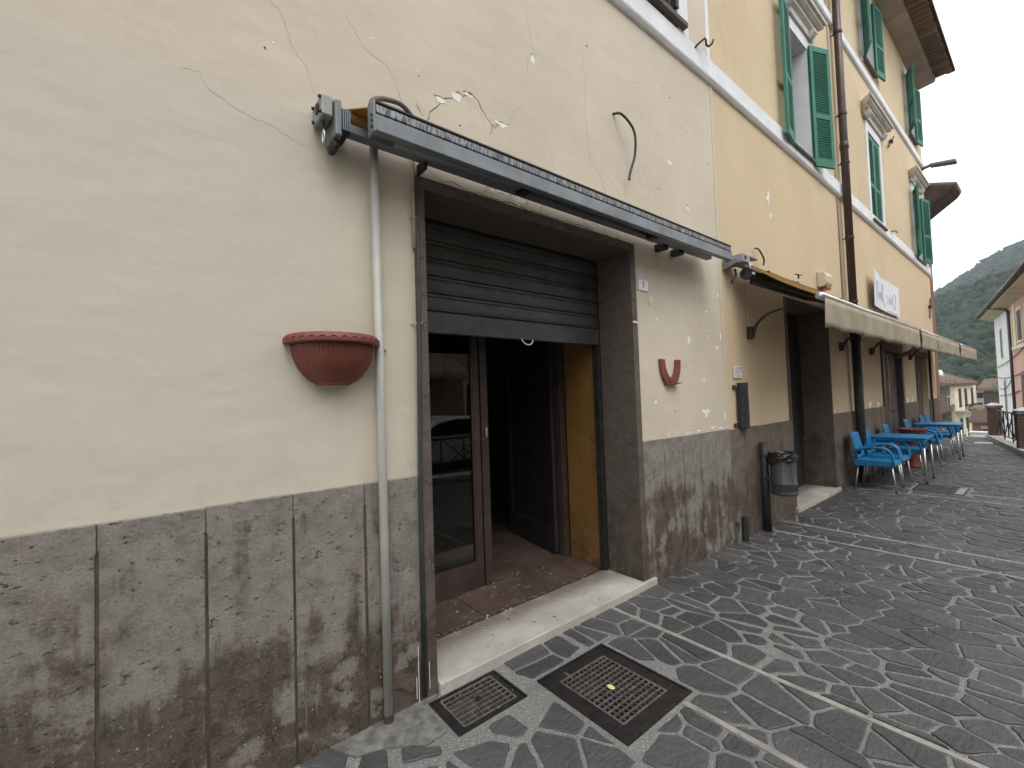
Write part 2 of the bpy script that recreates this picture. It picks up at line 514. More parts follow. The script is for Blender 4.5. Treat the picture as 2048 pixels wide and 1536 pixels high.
M['crack'] = simple('crack_shadowless_dirt', (0.34, 0.29, 0.23), 0.95, 0, 0.3, 20)
M['crackdark'] = simple('open_crack_dirt', (0.07, 0.055, 0.04), 0.95, 0, 0.3, 20)
M['groove'] = simple('dirty_joint_filling', (0.075, 0.058, 0.045), 0.95, 0, 0.35, 9, 0.5, 50)
M['flake'] = simple('bare_white_plaster', (0.78, 0.75, 0.69), 0.9, 0, 0.08, 20, 0.5, 60)
M['cement'] = simple('grey_cement', (0.14, 0.136, 0.127), 0.9, 0, 0.4, 14, 1.0, 38, dirt=(0.10, 0.097, 0.09))
M['alarm'] = simple('cream_alarm_plastic', (0.56, 0.50, 0.38), 0.45, 0, 0.1, 5, dirt=(0.42, 0.36, 0.26))
M['orange'] = simple('orange_lens', (0.35, 0.08, 0.02), 0.25)
M['bin'] = simple('grey_bin_steel', (0.062, 0.067, 0.073), 0.42, 0.3, 0.15, 6, 0.05, dirt=(0.10, 0.105, 0.11))
M['bag'] = simple('black_bag_film', (0.012, 0.012, 0.013), 0.22, 0, 0.2, 10, 0.6, 26, spec=0.7)
M['brick'] = simple('pier_brick', (0.115, 0.060, 0.045), 0.9, 0, 0.35, 7, 0.5, 40)
M['kerb'] = simple('white_kerb_stone', (0.50, 0.49, 0.46), 0.8, 0, 0.25, 5, 0.4, 40, dirt=(0.22, 0.21, 0.19))
M['housewhite'] = simple('white_house_plaster', (0.68, 0.68, 0.66), 0.9, 0, 0.06, 0.8, dirt=(0.60, 0.60, 0.57))
M['housepink'] = simple('pink_house_plaster', (0.54, 0.31, 0.235), 0.9, 0, 0.10, 0.8)
M['housecream'] = simple('cream_house_plaster', (0.62, 0.55, 0.40), 0.9, 0, 0.12, 0.8)
M['rubble'] = mk_rubble()
M['leafy'] = mk_foliage('forest_leaves', (0.010, 0.018, 0.013), (0.034, 0.046, 0.030), 0.35)
M['leafy2'] = mk_foliage('light_leaves', (0.045, 0.065, 0.030), (0.10, 0.125, 0.060), 0.6)
M['earth'] = simple('valley_ground', (0.085, 0.085, 0.06), 0.95, 0, 0.3, 0.06)
M['asphalt'] = simple('street_asphalt', (0.055, 0.055, 0.057), 0.9, 0, 0.2, 2, 0.4, 60)
M['carpaint'] = simple('white_car_paint', (0.70, 0.71, 0.72), 0.25, 0, 0.02, 2, spec=0.6)
M['carglass'] = simple('dark_car_glass', (0.015, 0.017, 0.02), 0.08, 0, 0.1, 2, spec=0.7)
M['tyre'] = simple('tyre_rubber', (0.02, 0.02, 0.02), 0.8)
M['leafyellow'] = simple('yellow_leaf', (0.62, 0.52, 0.22), 0.6)
M['debris'] = simple('plaster_crumbs', (0.42, 0.38, 0.32), 0.9, 0, 0.5, 60)
M['debrisdark'] = simple('dry_leaf_litter', (0.05, 0.038, 0.028), 0.9, 0, 0.5, 60)
M['lampgrey'] = simple('grey_lamp_paint', (0.16, 0.15, 0.16), 0.5, 0.2)


# ------------------------------------------------------------------ mesh helpers
def empty(name, loc, label=None, cat=None, group=None, rz=0.0):
    o = bpy.data.objects.new(name, None)
    o.empty_display_size = 0.2
    COL.objects.link(o)
    o.location = loc
    o.rotation_euler = (0, 0, rz)
    tag(o, label, cat, group)
    return o


def tag(o, label=None, cat=None, group=None, kind=None):
    if label:
        o['label'] = label
    if cat:
        o['category'] = cat
    if group:
        o['group'] = group
    if kind:
        o['kind'] = kind
    return o


class MB:
    def __init__(s):
        s.v, s.f = [], []

    def add(s, vs_, fs):
        o = len(s.v)
        s.v += [tuple(p) for p in vs_]
        s.f += [tuple(i + o for i in q) for q in fs]
        return s

    def box(s, x0, x1, y0, y1, z0, z1):
        return s.add([(x0, y0, z0), (x1, y0, z0), (x1, y1, z0), (x0, y1, z0), (x0, y0, z1), (x1, y0, z1), (x1, y1, z1), (x0, y1, z1)],
                     [(0, 3, 2, 1), (4, 5, 6, 7), (0, 1, 5, 4), (1, 2, 6, 5), (2, 3, 7, 6), (3, 0, 4, 7)])

    def quad(s, a, b, c, d):
        return s.add([a, b, c, d], [(0, 1, 2, 3)])

    def prism(s, pts, ax, d0, d1):
        """polygon pts extruded along axis ax ('x','y','z') from d0 to d1"""
        n = len(pts)
        def P(p, d):
            return {'x': (d, p[0], p[1]), 'y': (p[0], d, p[1]), 'z': (p[0], p[1], d)}[ax]
        vv = [P(p, d0) for p in pts] + [P(p, d1) for p in pts]
        ff = [tuple(range(n)), tuple(range(2 * n - 1, n - 1, -1))]
        ff += [((i + 1) % n, i, n + i, n + (i + 1) % n) for i in range(n)]
        return s.add(vv, ff)

    def tube(s, path, r, n=8, flat=1.0, cap=True):
        path = [Vector(p) for p in path]
        rs = r if isinstance(r, (list, tuple)) else [r] * len(path)
        up = None
        vv, ff = [], []
        for i, p in enumerate(path):
            d = (path[min(i + 1, len(path) - 1)] - path[max(i - 1, 0)]).normalized()
            if up is None:
                a = Vector((0, 0, 1)) if abs(d.z) < 0.9 else Vector((1, 0, 0))
                up = (a - d * a.dot(d)).normalized()
            else:
                up = (up - d * up.dot(d))
                up = up.normalized() if up.length > 1e-6 else d.orthogonal().normalized()
            sd_ = d.cross(up)
            for k in range(n):
                t = 2 * PI * k / n
                vv.append(p + (sd_ * math.cos(t) + up * math.sin(t) * flat) * rs[i])
        for i in range(len(path) - 1):
            for k in range(n):
                a, b = i * n + k, i * n + (k + 1) % n
                ff.append((a, b, b + n, a + n))
        if cap:
            ff.append(tuple(range(n - 1, -1, -1)))
            ff.append(tuple((len(path) - 1) * n + k for k in range(n)))
        return s.add(vv, ff)

    def lathe(s, prof, c, n=24, a0=0.0, a1=2 * PI, sy=1.0, flute=0.0, nf=0):
        full = abs(a1 - a0 - 2 * PI) < 1e-6
        m = n if full else n + 1
        vv, ff = [], []
        for (r, z) in prof:
            for k in range(m):
                t = a0 + (a1 - a0) * k / n
                rr = r * (1 + flute * math.cos(nf * t)) if nf else r
                vv.append((c[0] + rr * math.cos(t), c[1] + rr * math.sin(t) * sy, c[2] + z))
        for i in range(len(prof) - 1):
            for k in range(n):
                a, b = i * m + k, i * m + (k + 1) % m
                ff.append((a, b, b + m, a + m))
        return s.add(vv, ff)

    def build(s, name, mat, parent=None, bevel=0.0, smooth=False, recenter=False, seg=2):
        me = bpy.data.meshes.new(name)
        loc = Vector((0, 0, 0))
        v = s.v
        if recenter:
            a = np.array(v)
            lo, hi = a.min(0), a.max(0)
            loc = Vector(((lo[0] + hi[0]) / 2, (lo[1] + hi[1]) / 2, lo[2]))
            v = [tuple(q) for q in (a - np.array(loc))]
        me.from_pydata(v, [], s.f)
        me.materials.append(mat)
        if smooth:
            me.polygons.foreach_set('use_smooth', [True] * len(me.polygons))
        me.update()
        return link(name, me, parent, loc, bevel, seg, smooth)


def link(name, me, parent=None, loc=(0, 0, 0), bevel=0.0, seg=2, smooth=False):
    o = bpy.data.objects.new(name, me)
    COL.objects.link(o)
    o.location = loc
    if parent:
        o.parent = parent
        if parent.type == 'EMPTY':
            o.matrix_parent_inverse = Matrix.Translation(-Vector(parent.location))
    if bevel:
        b = o.modifiers.new('bevel', 'BEVEL')
        b.width = bevel
        b.segments = seg
        b.limit_method = 'ANGLE'
        b.angle_limit = R(40)
    return o


def dup(root, loc, rz=0.0, label=None):
    r = root.copy()
    COL.objects.link(r)
    r.location = loc
    r.rotation_euler = (0, 0, rz)
    if label:
        r['label'] = label
    for ch in list(root.children):
        c = ch.copy()
        COL.objects.link(c)
        c.parent = r
        for g in list(ch.children):
            d = g.copy()
            COL.objects.link(d)
            d.parent = c
    return r


def wall_mb(x0, x1, z0, z1, holes, t=0.36, y=0.0):
    """front wall lying in the XZ plane, with openings cut through its thickness"""
    m = MB()
    xs = sorted({x0, x1} | {h[0] for h in holes} | {h[1] for h in holes})
    zs = sorted({z0, z1} | {h[2] for h in holes} | {h[3] for h in holes})
    inside = lambda a, b: any(h[0] < a < h[1] and h[2] < b < h[3] for h in holes)
    grid = {}
    def vid(i, j, d):
        key = (i, j, d)
        if key not in grid:
            grid[key] = len(m.v)
            m.v.append((xs[i], y + (t if d else 0), zs[j]))
        return grid[key]
    nx, nz = len(xs) - 1, len(zs) - 1
    solid = [[not inside((xs[i] + xs[i + 1]) / 2, (zs[j] + zs[j + 1]) / 2) for j in range(nz)] for i in range(nx)]
    for i in range(nx):
        for j in range(nz):
            if not solid[i][j]:
                continue
            m.f.append((vid(i, j, 0), vid(i + 1, j, 0), vid(i + 1, j + 1, 0), vid(i, j + 1, 0)))
            m.f.append((vid(i, j, 1), vid(i, j + 1, 1), vid(i + 1, j + 1, 1), vid(i + 1, j, 1)))
            for (di, dj, e) in ((-1, 0, ((i, j), (i, j + 1))), (1, 0, ((i + 1, j + 1), (i + 1, j))), (0, -1, ((i + 1, j), (i, j))), (0, 1, ((i, j + 1), (i + 1, j + 1)))):
                a, b = i + di, j + dj
                if 0 <= a < nx and 0 <= b < nz and solid[a][b]:
                    continue
                (p, q), (r_, s_) = e
                m.f.append((vid(p, q, 0), vid(r_, s_, 0), vid(r_, s_, 1), vid(p, q, 1)))
    return m


def ribbon(pts, w, y, seed=0, jag=0.006, step=0.013):
    """a thin jagged ribbon on the wall plane (a crack filled with dirt)"""
    rg = random.Random(seed)
    P = []
    for a, b in zip(pts[:-1], pts[1:]):
        L = math.hypot(b[0] - a[0], b[1] - a[1])
        n = max(1, int(L / step))
        for k in range(n):
            t = k / n
            P.append((a[0] + (b[0] - a[0]) * t + rg.uniform(-jag, jag), a[1] + (b[1] - a[1]) * t + rg.uniform(-jag, jag)))
    P.append(pts[-1])
    m = MB()
    n = len(P)
    L, U = [], []
    for i, p in enumerate(P):
        q0, q1 = P[max(0, i - 1)], P[min(n - 1, i + 1)]
        dx, dz = q1[0] - q0[0], q1[1] - q0[1]
        l = math.hypot(dx, dz) or 1
        t = i / (n - 1)
        ww = w * (0.25 + 0.75 * math.sin(PI * min(1, max(0, 0.08 + t * 0.84)))) * rg.uniform(0.5, 1.3) / 2
        L.append((p[0] - dz / l * ww, y, p[1] + dx / l * ww))
        U.append((p[0] + dz / l * ww, y, p[1] - dx / l * ww))
    vv = L + U + [(a, y + 0.0012, c) for a, b, c in L] + [(a, y + 0.0012, c) for a, b, c in U]
    ff = []
    for i in range(n - 1):
        ff.append((i, i + 1, n + i + 1, n + i))
        ff.append((i + 1, i, 2 * n + i, 2 * n + i + 1))
        ff.append((n + i, n + i + 1, 3 * n + i + 1, 3 * n + i))
    return m.add(vv, ff)


def blob(cx, cz, rx, rz, y, seed, t=0.004):
    """ragged flake of bare plaster"""
    rg = random.Random(seed)
    n = 18
    pts = []
    ph, ph2 = rg.uniform(0, 6), rg.uniform(0, 6)
    for k in range(n):
        a = 2 * PI * k / n
        q = 0.78 + 0.30 * math.sin(2 * a + ph) * math.cos(a + ph2) + 0.22 * math.sin(3 * a + ph2) + rg.uniform(-0.24, 0.24)
        pts.append((cx + rx * q * math.cos(a), cz + rz * q * math.sin(a)))
    return MB().prism(pts, 'y', y, y + t)


# ================================================================== GROUND
# retaining terrace of the paved street
import bmesh
GRATES = [(1.66, 2.24, -0.93, -0.30), (1.11, 1.56, -0.37, -0.055), (8.93, 9.60, -1.33, -0.74)]


def paved_terrace():
    """terrace with a pit left open under each grate"""
    outer = [(-8, 0.4), (-8, -6.35), (0, -4.95), (15, -1.95), (18.9, -1.3), (18.9, 0.4)]
    pits = [(a + 0.02, b - 0.02, c + 0.02, d - 0.02) for a, b, c, d in GRATES]
    bm = bmesh.new()
    loops = [outer] + [[(a, c), (b, c), (b, d), (a, d)] for a, b, c, d in pits]
    edges = []
    tops = []
    for lp in loops:
        vs_ = [bm.verts.new((x, y, -0.0035)) for x, y in lp]
        tops.append(vs_)
        for k in range(len(vs_)):
            edges.append(bm.edges.new((vs_[k], vs_[(k + 1) % len(vs_)])))
    bmesh.ops.triangle_fill(bm, use_beauty=True, use_dissolve=False, edges=edges, normal=(0, 0, 1))
    for n_, vs_ in enumerate(tops):
        z = -6.0 if n_ == 0 else -0.30
        lo = [bm.verts.new((v.co.x, v.co.y, z)) for v in vs_]
        for k in range(len(vs_)):
            q = (k + 1) % len(vs_)
            bm.faces.new((vs_[k], vs_[q], lo[q], lo[k]))
        bm.faces.new(lo)
    bmesh.ops.recalc_face_normals(bm, faces=bm.faces)
    me = bpy.data.meshes.new('pavement')
    bm.to_mesh(me)
    bm.free()
    me.materials.append(M['mortar'])
    return link('pavement', me)


pavement = paved_terrace()
tag(pavement, 'dark crazy paving of the street with pale mortar joints', None, None, 'structure')

STRIPS = [2.12, 2.67, 5.47, 5.92, 8.62, 9.08, 11.95, 12.40, 15.05, 15.50]
SW = 0.032


def strip_end(x):
    return -4.75 + x * 0.199 + 0.02


for x in STRIPS:
    y0 = strip_end(x)
    for (a, b) in ([(y0, -0.94), (-0.29, -0.02)] if x == 2.12 else [(y0, -0.02)]):
        if x == 2.12 and a == -0.29:
            continue
        if x in (9.08,):
            segs = [(a, -1.35), (-0.73, b)]
        else:
            segs = [(a, b)]
        for (p, q) in segs:
            mm = MB()
            n = max(2, int((q - p) / 0.12))
            pts = []
            for k in range(n + 1):
                pts.append((x - SW / 2 + random.uniform(-.004, .004), p + (q - p) * k / n))
            for k in range(n, -1, -1):
                pts.append((x + SW / 2 + random.uniform(-.004, .004), p + (q - p) * k / n))
            mm.prism(pts, 'z', 0.002, -0.03)
            mm.build('marble_strip', M['strip'], pavement)


def clip(poly, nx, ny, c):
    """keep nx*x+ny*y <= c"""
    out = []
    for i in range(len(poly)):
        a, b = poly[i], poly[(i + 1) % len(poly)]
        da, db = nx * a[0] + ny * a[1] - c, nx * b[0] + ny * b[1] - c
        if da <= 0:
            out.append(a)
        if (da < 0 < db) or (db < 0 < da):
            t = da / (da - db)
            out.append((a[0] + (b[0] - a[0]) * t, a[1] + (b[1] - a[1]) * t))
    return out


def area(p):
    return 0.5 * sum(p[i][0] * p[(i + 1) % len(p)][1] - p[(i + 1) % len(p)][0] * p[i][1] for i in range(len(p)))


def stones_in_band(xa, xb, ya, yb, dens, ax, ay, rg):
    """irregular slabs: Voronoi cells in a stretched plane, kept inside the band"""
    n = max(2, int((xb - xa) * (yb - ya) * dens))
    seeds = []
    tries = 0
    rmin = 0.66 / math.sqrt(dens)
    while len(seeds) < n and tries < n * 60:
        tries += 1
        p = (rg.uniform(xa, xb), rg.uniform(ya, yb))
        rr = rmin * rg.uniform(0.55, 1.3)
        if all(((p[0] - q[0]) / ax) ** 2 + ((p[1] - q[1]) / ay) ** 2 > rr * rr for q in seeds):
            seeds.append((p[0], p[1], rg.uniform(0, 0.30) / dens))
    cells = []
    for p in seeds:
        f_ = 0.5 + 0.5 * math.sin(p[0] * 2.3 + 1.0 + 1.7 * math.sin(p[1] * 2.9)) * math.cos(p[1] * 3.1 + p[0])
        gap = rg.uniform(0.005, 0.012) + (0.015 if p[0] < 3.6 else 0.008) * f_ ** 2
        if p[0] < 1.35 and p[1] > -0.50:
            gap = rg.uniform(0.02, 0.045)
        poly = [(xa + 0.010, ya), (xb - 0.010, ya), (xb - 0.010, yb), (xa + 0.010, yb)]
        near = sorted(seeds, key=lambda q: ((p[0] - q[0]) / ax) ** 2 + ((p[1] - q[1]) / ay) ** 2)[1:17]
        for q in near:
            # weighted bisector in stretched space, so that large and small slabs mix
            d2 = ((p[0] - q[0]) / ax) ** 2 + ((p[1] - q[1]) / ay) ** 2
            t = min(0.78, max(0.22, 0.5 + (p[2] - q[2]) / (2 * d2)))
            mx_, my_ = p[0] + (q[0] - p[0]) * t, p[1] + (q[1] - p[1]) * t
            nx, ny = (q[0] - p[0]) / ax ** 2, (q[1] - p[1]) / ay ** 2
            l = math.hypot(nx, ny)
            nx, ny = nx / l, ny / l
            poly = clip(poly, nx, ny, nx * mx_ + ny * my_ - gap)
            if len(poly) < 3:
                break
        if len(poly) < 3:
            continue
        for (gx0, gx1, gy0, gy1) in GRATES:
            ds = [gx0 - p[0], p[0] - gx1, gy0 - p[1], p[1] - gy1]
            k = max(range(4), key=lambda i: ds[i])
            if ds[k] < 0.0:
                poly = []
                break
            mg = 0.028
            poly = [lambda P: clip(P, 1, 0, gx0 - mg), lambda P: clip(P, -1, 0, -gx1 - mg), lambda P: clip(P, 0, 1, gy0 - mg), lambda P: clip(P, 0, -1, -gy1 - mg)][k](poly)
            if len(poly) < 3:
                break
        if len(poly) < 3 or abs(area(poly)) < 0.0035:
            continue
        if abs(area(poly)) > 0.042 and rg.random() < 0.45:
            # a slab split along its length
            cx_ = sum(v[0] for v in poly) / len(poly)
            cy_ = sum(v[1] for v in poly) / len(poly)
            an_ = rg.gauss(0, 0.35) if rg.random() < 0.75 else PI / 2 + rg.gauss(0, 0.3)
            nx, ny = math.cos(an_), math.sin(an_)
            c_ = nx * cx_ + ny * cy_
            for (a_, b_, d_) in ((nx, ny, c_ - gap * 0.8), (-nx, -ny, -c_ - gap * 0.8)):
                half = clip(poly, a_, b_, d_)
                if len(half) > 2 and abs(area(half)) > 0.003:
                    cells.append(half)
            continue
        cells.append(poly)
    return cells


def rough_outline(poly, rg):
    """round the corners and make the broken edge uneven"""
    n = len(poly)
    out = []
    for i in range(n):
        a, b, c = Vector(poly[i - 1]), Vector(poly[i]), Vector(poly[(i + 1) % n])
        la, lc = (a - b).length, (c - b).length
        r = min(0.22 * la, 0.22 * lc, rg.uniform(0.004, 0.026))
        if r < 0.004:
            out.append(b)
            continue
        p, q = b + (a - b).normalized() * r, b + (c - b).normalized() * r
        out += [p, b * 0.5 + p * 0.25 + q * 0.25, q]
        if lc > 0.07:
            ns_ = max(1, int(lc / 0.06))
            for t in [(q_ + 1) / (ns_ + 1) for q_ in range(ns_)]:
                e = b + (c - b) * t
                nrm = Vector((-(c - b).y, (c - b).x)).normalized()
                out.append(e + nrm * rg.uniform(-0.0035, 0.0045))
    return out


def stone_mb(poly, rg):
    o = rough_outline(poly, rg)
    cx = sum(p.x for p in o) / len(o)
    cy = sum(p.y for p in o) / len(o)
    c = Vector((cx, cy))
    tz, tx, ty = rg.uniform(0.0, 0.006), rg.uniform(-.022, .022), rg.uniform(-.022, .022)
    n = len(o)
    top, mid, bot = [], [], []
    for p in o:
        d = p - c
        k = max(0.6, 1 - 0.006 / max(d.length, 0.02))
        top.append((cx + d.x * k, cy + d.y * k, tz + d.x * k * tx + d.y * k * ty))
        mid.append((p.x, p.y, tz - 0.003 + d.x * tx + d.y * ty))
        bot.append((p.x, p.y, -0.03))
    ff = [tuple(range(n))]
    for i in range(n):
        j = (i + 1) % n
        ff.append((i, n + i, n + j, j))
        ff.append((n + i, 2 * n + i, 2 * n + j, n + j))
    return MB().add(top + mid + bot, ff), c


rg = random.Random(11)
cells = []
edges = [-7.9] + STRIPS + [18.75]
for a, b in zip(edges[:-1], edges[1:]):
    lo = max(strip_end((a + b) / 2) + 0.05, -4.0)
    wide = b - a
    if wide < 0.7:
        cs = stones_in_band(a + SW / 2, b - SW / 2, lo, -0.025, 24, 0.9, 1.15, rg)
    elif a < 0:
        cs = stones_in_band(-0.8, b - SW / 2, lo, -0.025, 27, 0.95, 1.08, rg)
    elif a < 3:
        cs = stones_in_band(a + SW / 2, b - SW / 2, lo, -0.025, 30, 0.86, 1.2, rg)
    else:
        cs = stones_in_band(a + SW / 2, b - SW / 2, lo, -0.025, 25, 0.84, 1.22, rg)
    cells += cs
_inv = cam.matrix_world.inverted()


def screen_area(c, a):
    v = _inv @ Vector((c.x, c.y, 0))
    if v.z > -0.2:
        return 0
    px, py = v.x / -v.z * 885, v.y / -v.z * 885
    if abs(px) > 1080 or abs(py) > 820:
        return 0
    return a * 1.6 / (-v.z) ** 3 * 1e6


items = []
for poly in cells:
    mb, c = stone_mb(poly, rg)
    items.append((screen_area(c, abs(area(poly))), mb))
items.sort(key=lambda t: -t[0])
for i, (sa, mb) in enumerate(items[:300]):
    mb.build('paving_stone', M['stone'], pavement)
rest = MB()
for sa, mb in items[300:]:
    rest.add(mb.v, mb.f)
tag(rest.build('paving_stones', M['stone'], pavement), kind='stuff')

# cement patch by the foot of the conduit
pts = [(0.62, -0.012), (0.70, -0.16), (0.83, -0.20), (0.98, -0.31), (1.09, -0.30), (1.10, -0.05), (1.19, -0.04), (1.19, -0.012)]
MB().prism(pts, 'z', -0.02, 0.006).build('cement_patch', M['cement'], pavement)
cd = MB()
for (x, y) in ((1.16, -0.43), (1.7, -0.26)):
    pass
# ------------------------------------------------------------------ manhole covers
def grate(name, x0, x1, y0, y1, bord, nx, ny, label, group='manhole grates in the paving', ex=None, rim=0.012):
    cx, cy = (x0 + x1) / 2, (y0 + y1) / 2
    t = empty(name, (cx, cy, 0), label, 'manhole cover', group)
    f = MB()
    for (a, b, c, d) in ((x0, x1, y0, y0 + rim), (x0, x1, y1 - rim, y1), (x0, x0 + rim, y0 + rim, y1 - rim), (x1 - rim, x1, y0 + rim, y1 - rim)):
        f.box(a, b, c, d, -0.03, 0.005)
    f.build('frame', M['castiron'], t)
    p = MB()
    bx0, bx1, by0, by1 = x0 + bord[0], x1 - bord[1], y0 + bord[2], y1 - bord[3]
    i0, i1, j0, j1 = x0 + rim + 0.004, x1 - rim - 0.004, y0 + rim + 0.004, y1 - rim - 0.004
    for (a, b, c, d) in ((i0, i1, j0, by0), (i0, i1, by1, j1), (i0, bx0, by0, by1), (bx1, i1, by0, by1)):
        p.box(a, b, c, d, -0.03, 0.001)
    p.build('cover_plate', M['castiron'], t, 0.002)
    MB().box(bx0, bx1, by0, by1, -0.22, -0.20).build('pit_bottom', M['blackpaint'], t)  # black sheet stands in for the shade between the grid bars
    g = MB()
    for k in range(nx + 1):
        x = bx0 + (bx1 - bx0) * k / nx
        ww = 0.005 if k in (0, nx) else 0.0016
        g.box(x - ww, x + ww, by0, by1, -0.007, 0.0012)
    for k in range(ny + 1):
        y = by0 + (by1 - by0) * k / ny
        ww = 0.005 if k in (0, ny) else 0.0032
        g.box(bx0, bx1, y - ww, y + ww, -0.007, 0.003)
    g.build('grid', M['gridiron'], t)
    return t


g1 = grate('manhole_cover', 1.67, 2.23, -0.925, -0.305, (0.095, 0.095, 0.095, 0.095), 11, 13, 'large square iron manhole cover with a fine grid, nearest the marble doorstep')
MB().box(1.83, 1.845, -0.42, -0.36, 0.003, 0.006).build('lift_slot', M['gridiron'], g1)
g2 = grate('manhole_cover', 1.12, 1.55, -0.362, -0.062, (0.055, 0.05, 0.035, 0.03), 8, 7, 'small rectangular iron grate with square holes, beside the foot of the grey conduit')
MB().lathe([(0.0, 0.010), (0.016, 0.009), (0.02, 0.0)], (1.335, -0.21, 0), 10).build('lift_knob', M['castiron'], g2)
g3 = grate('manhole_cover', 8.95, 9.58, -1.32, -0.75, (0.05, 0.05, 0.12, 0.04), 4, 16, 'far iron grate between two pale strips beside the first blue table')
MB().box(8.97, 9.56, -1.30, -1.22, 0.002, 0.006).build('pale_rim', M['strip'], g3)
lf = MB().lathe([(0.0, 0.004), (0.011, 0.008), (0.017, 0.004), (0.0, 0.001)], (0, 0, 0), 8, sy=1.5)
tag(lf.build('fallen_leaf', M['leafyellow']), 'small yellow leaf lying on the large manhole grid', 'leaf').location = (1.93, -0.62, 0.004)


# ================================================================== CREAM BUILDING
DOOR = (1.14, 3.18, -0.05, 2.87)
cream = empty('cream_building', (0, 0.2, 0), 'cream plastered house front with stained stone skirting and a half raised shop shutter', 'building')
wall = wall_mb(-6, 4.735, -0.05, 10.4, [DOOR, (3.05, 4.07, 5.28, 7.2)], 0.36).build('wall', M['cream'], cream)
sh = MB()
sh.box(-6, -5.7, 0.36, 8, -0.05, 10.4).box(-6, 4.735, 7.7, 8, -0.05, 10.4).box(-6.2, 4.735, -0.5, 8, 10.4, 10.6)
sh.build('back_wall', M['cream'], cream)
# shop interior, a closed dim room
rm = MB()
x0, x1, y0, y1, z0, z1 = 0.7, 4.2, 0.86, 5.0, 0.0, 3.0
rm.quad((x0, y1, z0), (x1, y1, z0), (x1, y1, z1), (x0, y1, z1))
rm.quad((x0, y0, z0), (x0, y1, z0), (x0, y1, z1), (x0, y0, z1))
rm.quad((x1, y0, z0), (x1, y1, z0), (x1, y1, z1), (x1, y0, z1))
rm.quad((x0, y0, z1), (x1, y0, z1), (x1, y1, z1), (x0, y1, z1))
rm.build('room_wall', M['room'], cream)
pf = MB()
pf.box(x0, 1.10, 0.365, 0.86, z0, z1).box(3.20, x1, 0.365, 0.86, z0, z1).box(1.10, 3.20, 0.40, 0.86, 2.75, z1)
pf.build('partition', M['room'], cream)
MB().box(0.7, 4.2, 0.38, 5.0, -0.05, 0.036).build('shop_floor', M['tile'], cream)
tm = None
for i in range(6):
    for j in range(7):
        xa, ya = 1.12 + i * 0.36, 0.43 + j * 0.36
        if xa + 0.355 > 3.5:
            continue
        q = MB().box(xa, min(xa + 0.355, 4.1), ya, ya + 0.355, 0.03, 0.048 + random.uniform(-.0015, .0015))
        q.build('floor_tile', M['tile'], cream, 0.002, seg=1)
MB().box(1.10, 3.2, 0.375, 0.428, 0.0, 0.042).build('floor_joint', M['debrisdark'], cream)
# ochre reveals
MB().add([(3.105, 0.40, 0.05), (3.175, 0.85, 0.05), (3.175, 0.85, 2.78), (3.105, 0.40, 2.78), (3.195, 0.40, 0.05), (3.195, 0.85, 0.05), (3.195, 0.85, 2.78), (3.195, 0.40, 2.78)],
         [(0, 1, 2, 3), (4, 7, 6, 5), (0, 3, 7, 4), (1, 5, 6, 2), (3, 2, 6, 7), (0, 4, 5, 1)]).build('reveal', M['ochre_in'], cream)
MB().box(1.105, 1.20, 0.40, 0.85, 0.05, 2.78).build('reveal', M['ochre_in'], cream)
cs = MB()
for (x, z) in ((3.12, 1.62), (3.115, 1.20), (3.118, 0.95), (3.14, 0.45)):
    pass
# threshold
MB().box(1.205, 3.275, -0.045, 0.373, -0.05, 0.058).build('threshold', M['marble'], cream, 0.006)
# stone surround of the door
MB().box(1.138, 1.200, -0.022, 0.335, -0.05, 2.80).build('jamb', M['jamb'], cream, 0.004)
MB().box(3.112, 3.182, -0.022, 0.335, 0.060, 2.80).build('jamb', M['jamb'], cream, 0.004)
MB().box(1.138, 3.182, -0.020, 0.335, 2.803, 2.872).build('lintel', M['jamb'], cream, 0.004)
# roller shutter
rs = MB().box(1.21, 3.10, 0.352, 0.372, 2.09, 2.80).build('roller_shutter', M['shutter'], cream)
prof = [(0.352, 0.0), (0.340, 0.008), (0.335, 0.030), (0.335, 0.072), (0.340, 0.090), (0.346, 0.094), (0.340, 0.100), (0.340, 0.112), (0.352, 0.118)]
for k in range(6):
    zb = 2.192 + k * 0.118
    if zb > 2.79:
        break
    MB().prism([(y, zb + dz) for (y, dz) in prof if zb + dz < 2.81], 'x', 1.215, 3.095).build('slat', M['shutter'], rs)
bp = MB().prism([(0.336, 2.045), (0.33, 2.05), (0.33, 2.18), (0.338, 2.188), (0.36, 2.188), (0.36, 2.045)], 'x', 1.215, 3.095)
bp.build('bottom_rail', M['shutter'], rs)
hp = [(2.235 + 0.055 * math.cos(a), 0.322 - 0.012 * math.sin(a), 2.05 - 0.045 * math.sin(a)) for a in [PI * k / 10 for k in range(11)]]
MB().tube(hp, 0.006, 6).build('pull_ring', M['alu2'], rs, smooth=True)
MB().box(2.90, 2.97, 0.325, 0.337, 2.50, 2.57).build('lock_plate', M['iron'], rs, 0.002)
gr = MB().box(3.072, 3.110, 0.338, 0.398, 0.06, 2.80)
gr.build('shutter_guide', M['iron'], cream)
MB().box(1.202, 1.228, 0.338, 0.398, 0.06, 2.80).build('shutter_guide', M['iron'], cream)
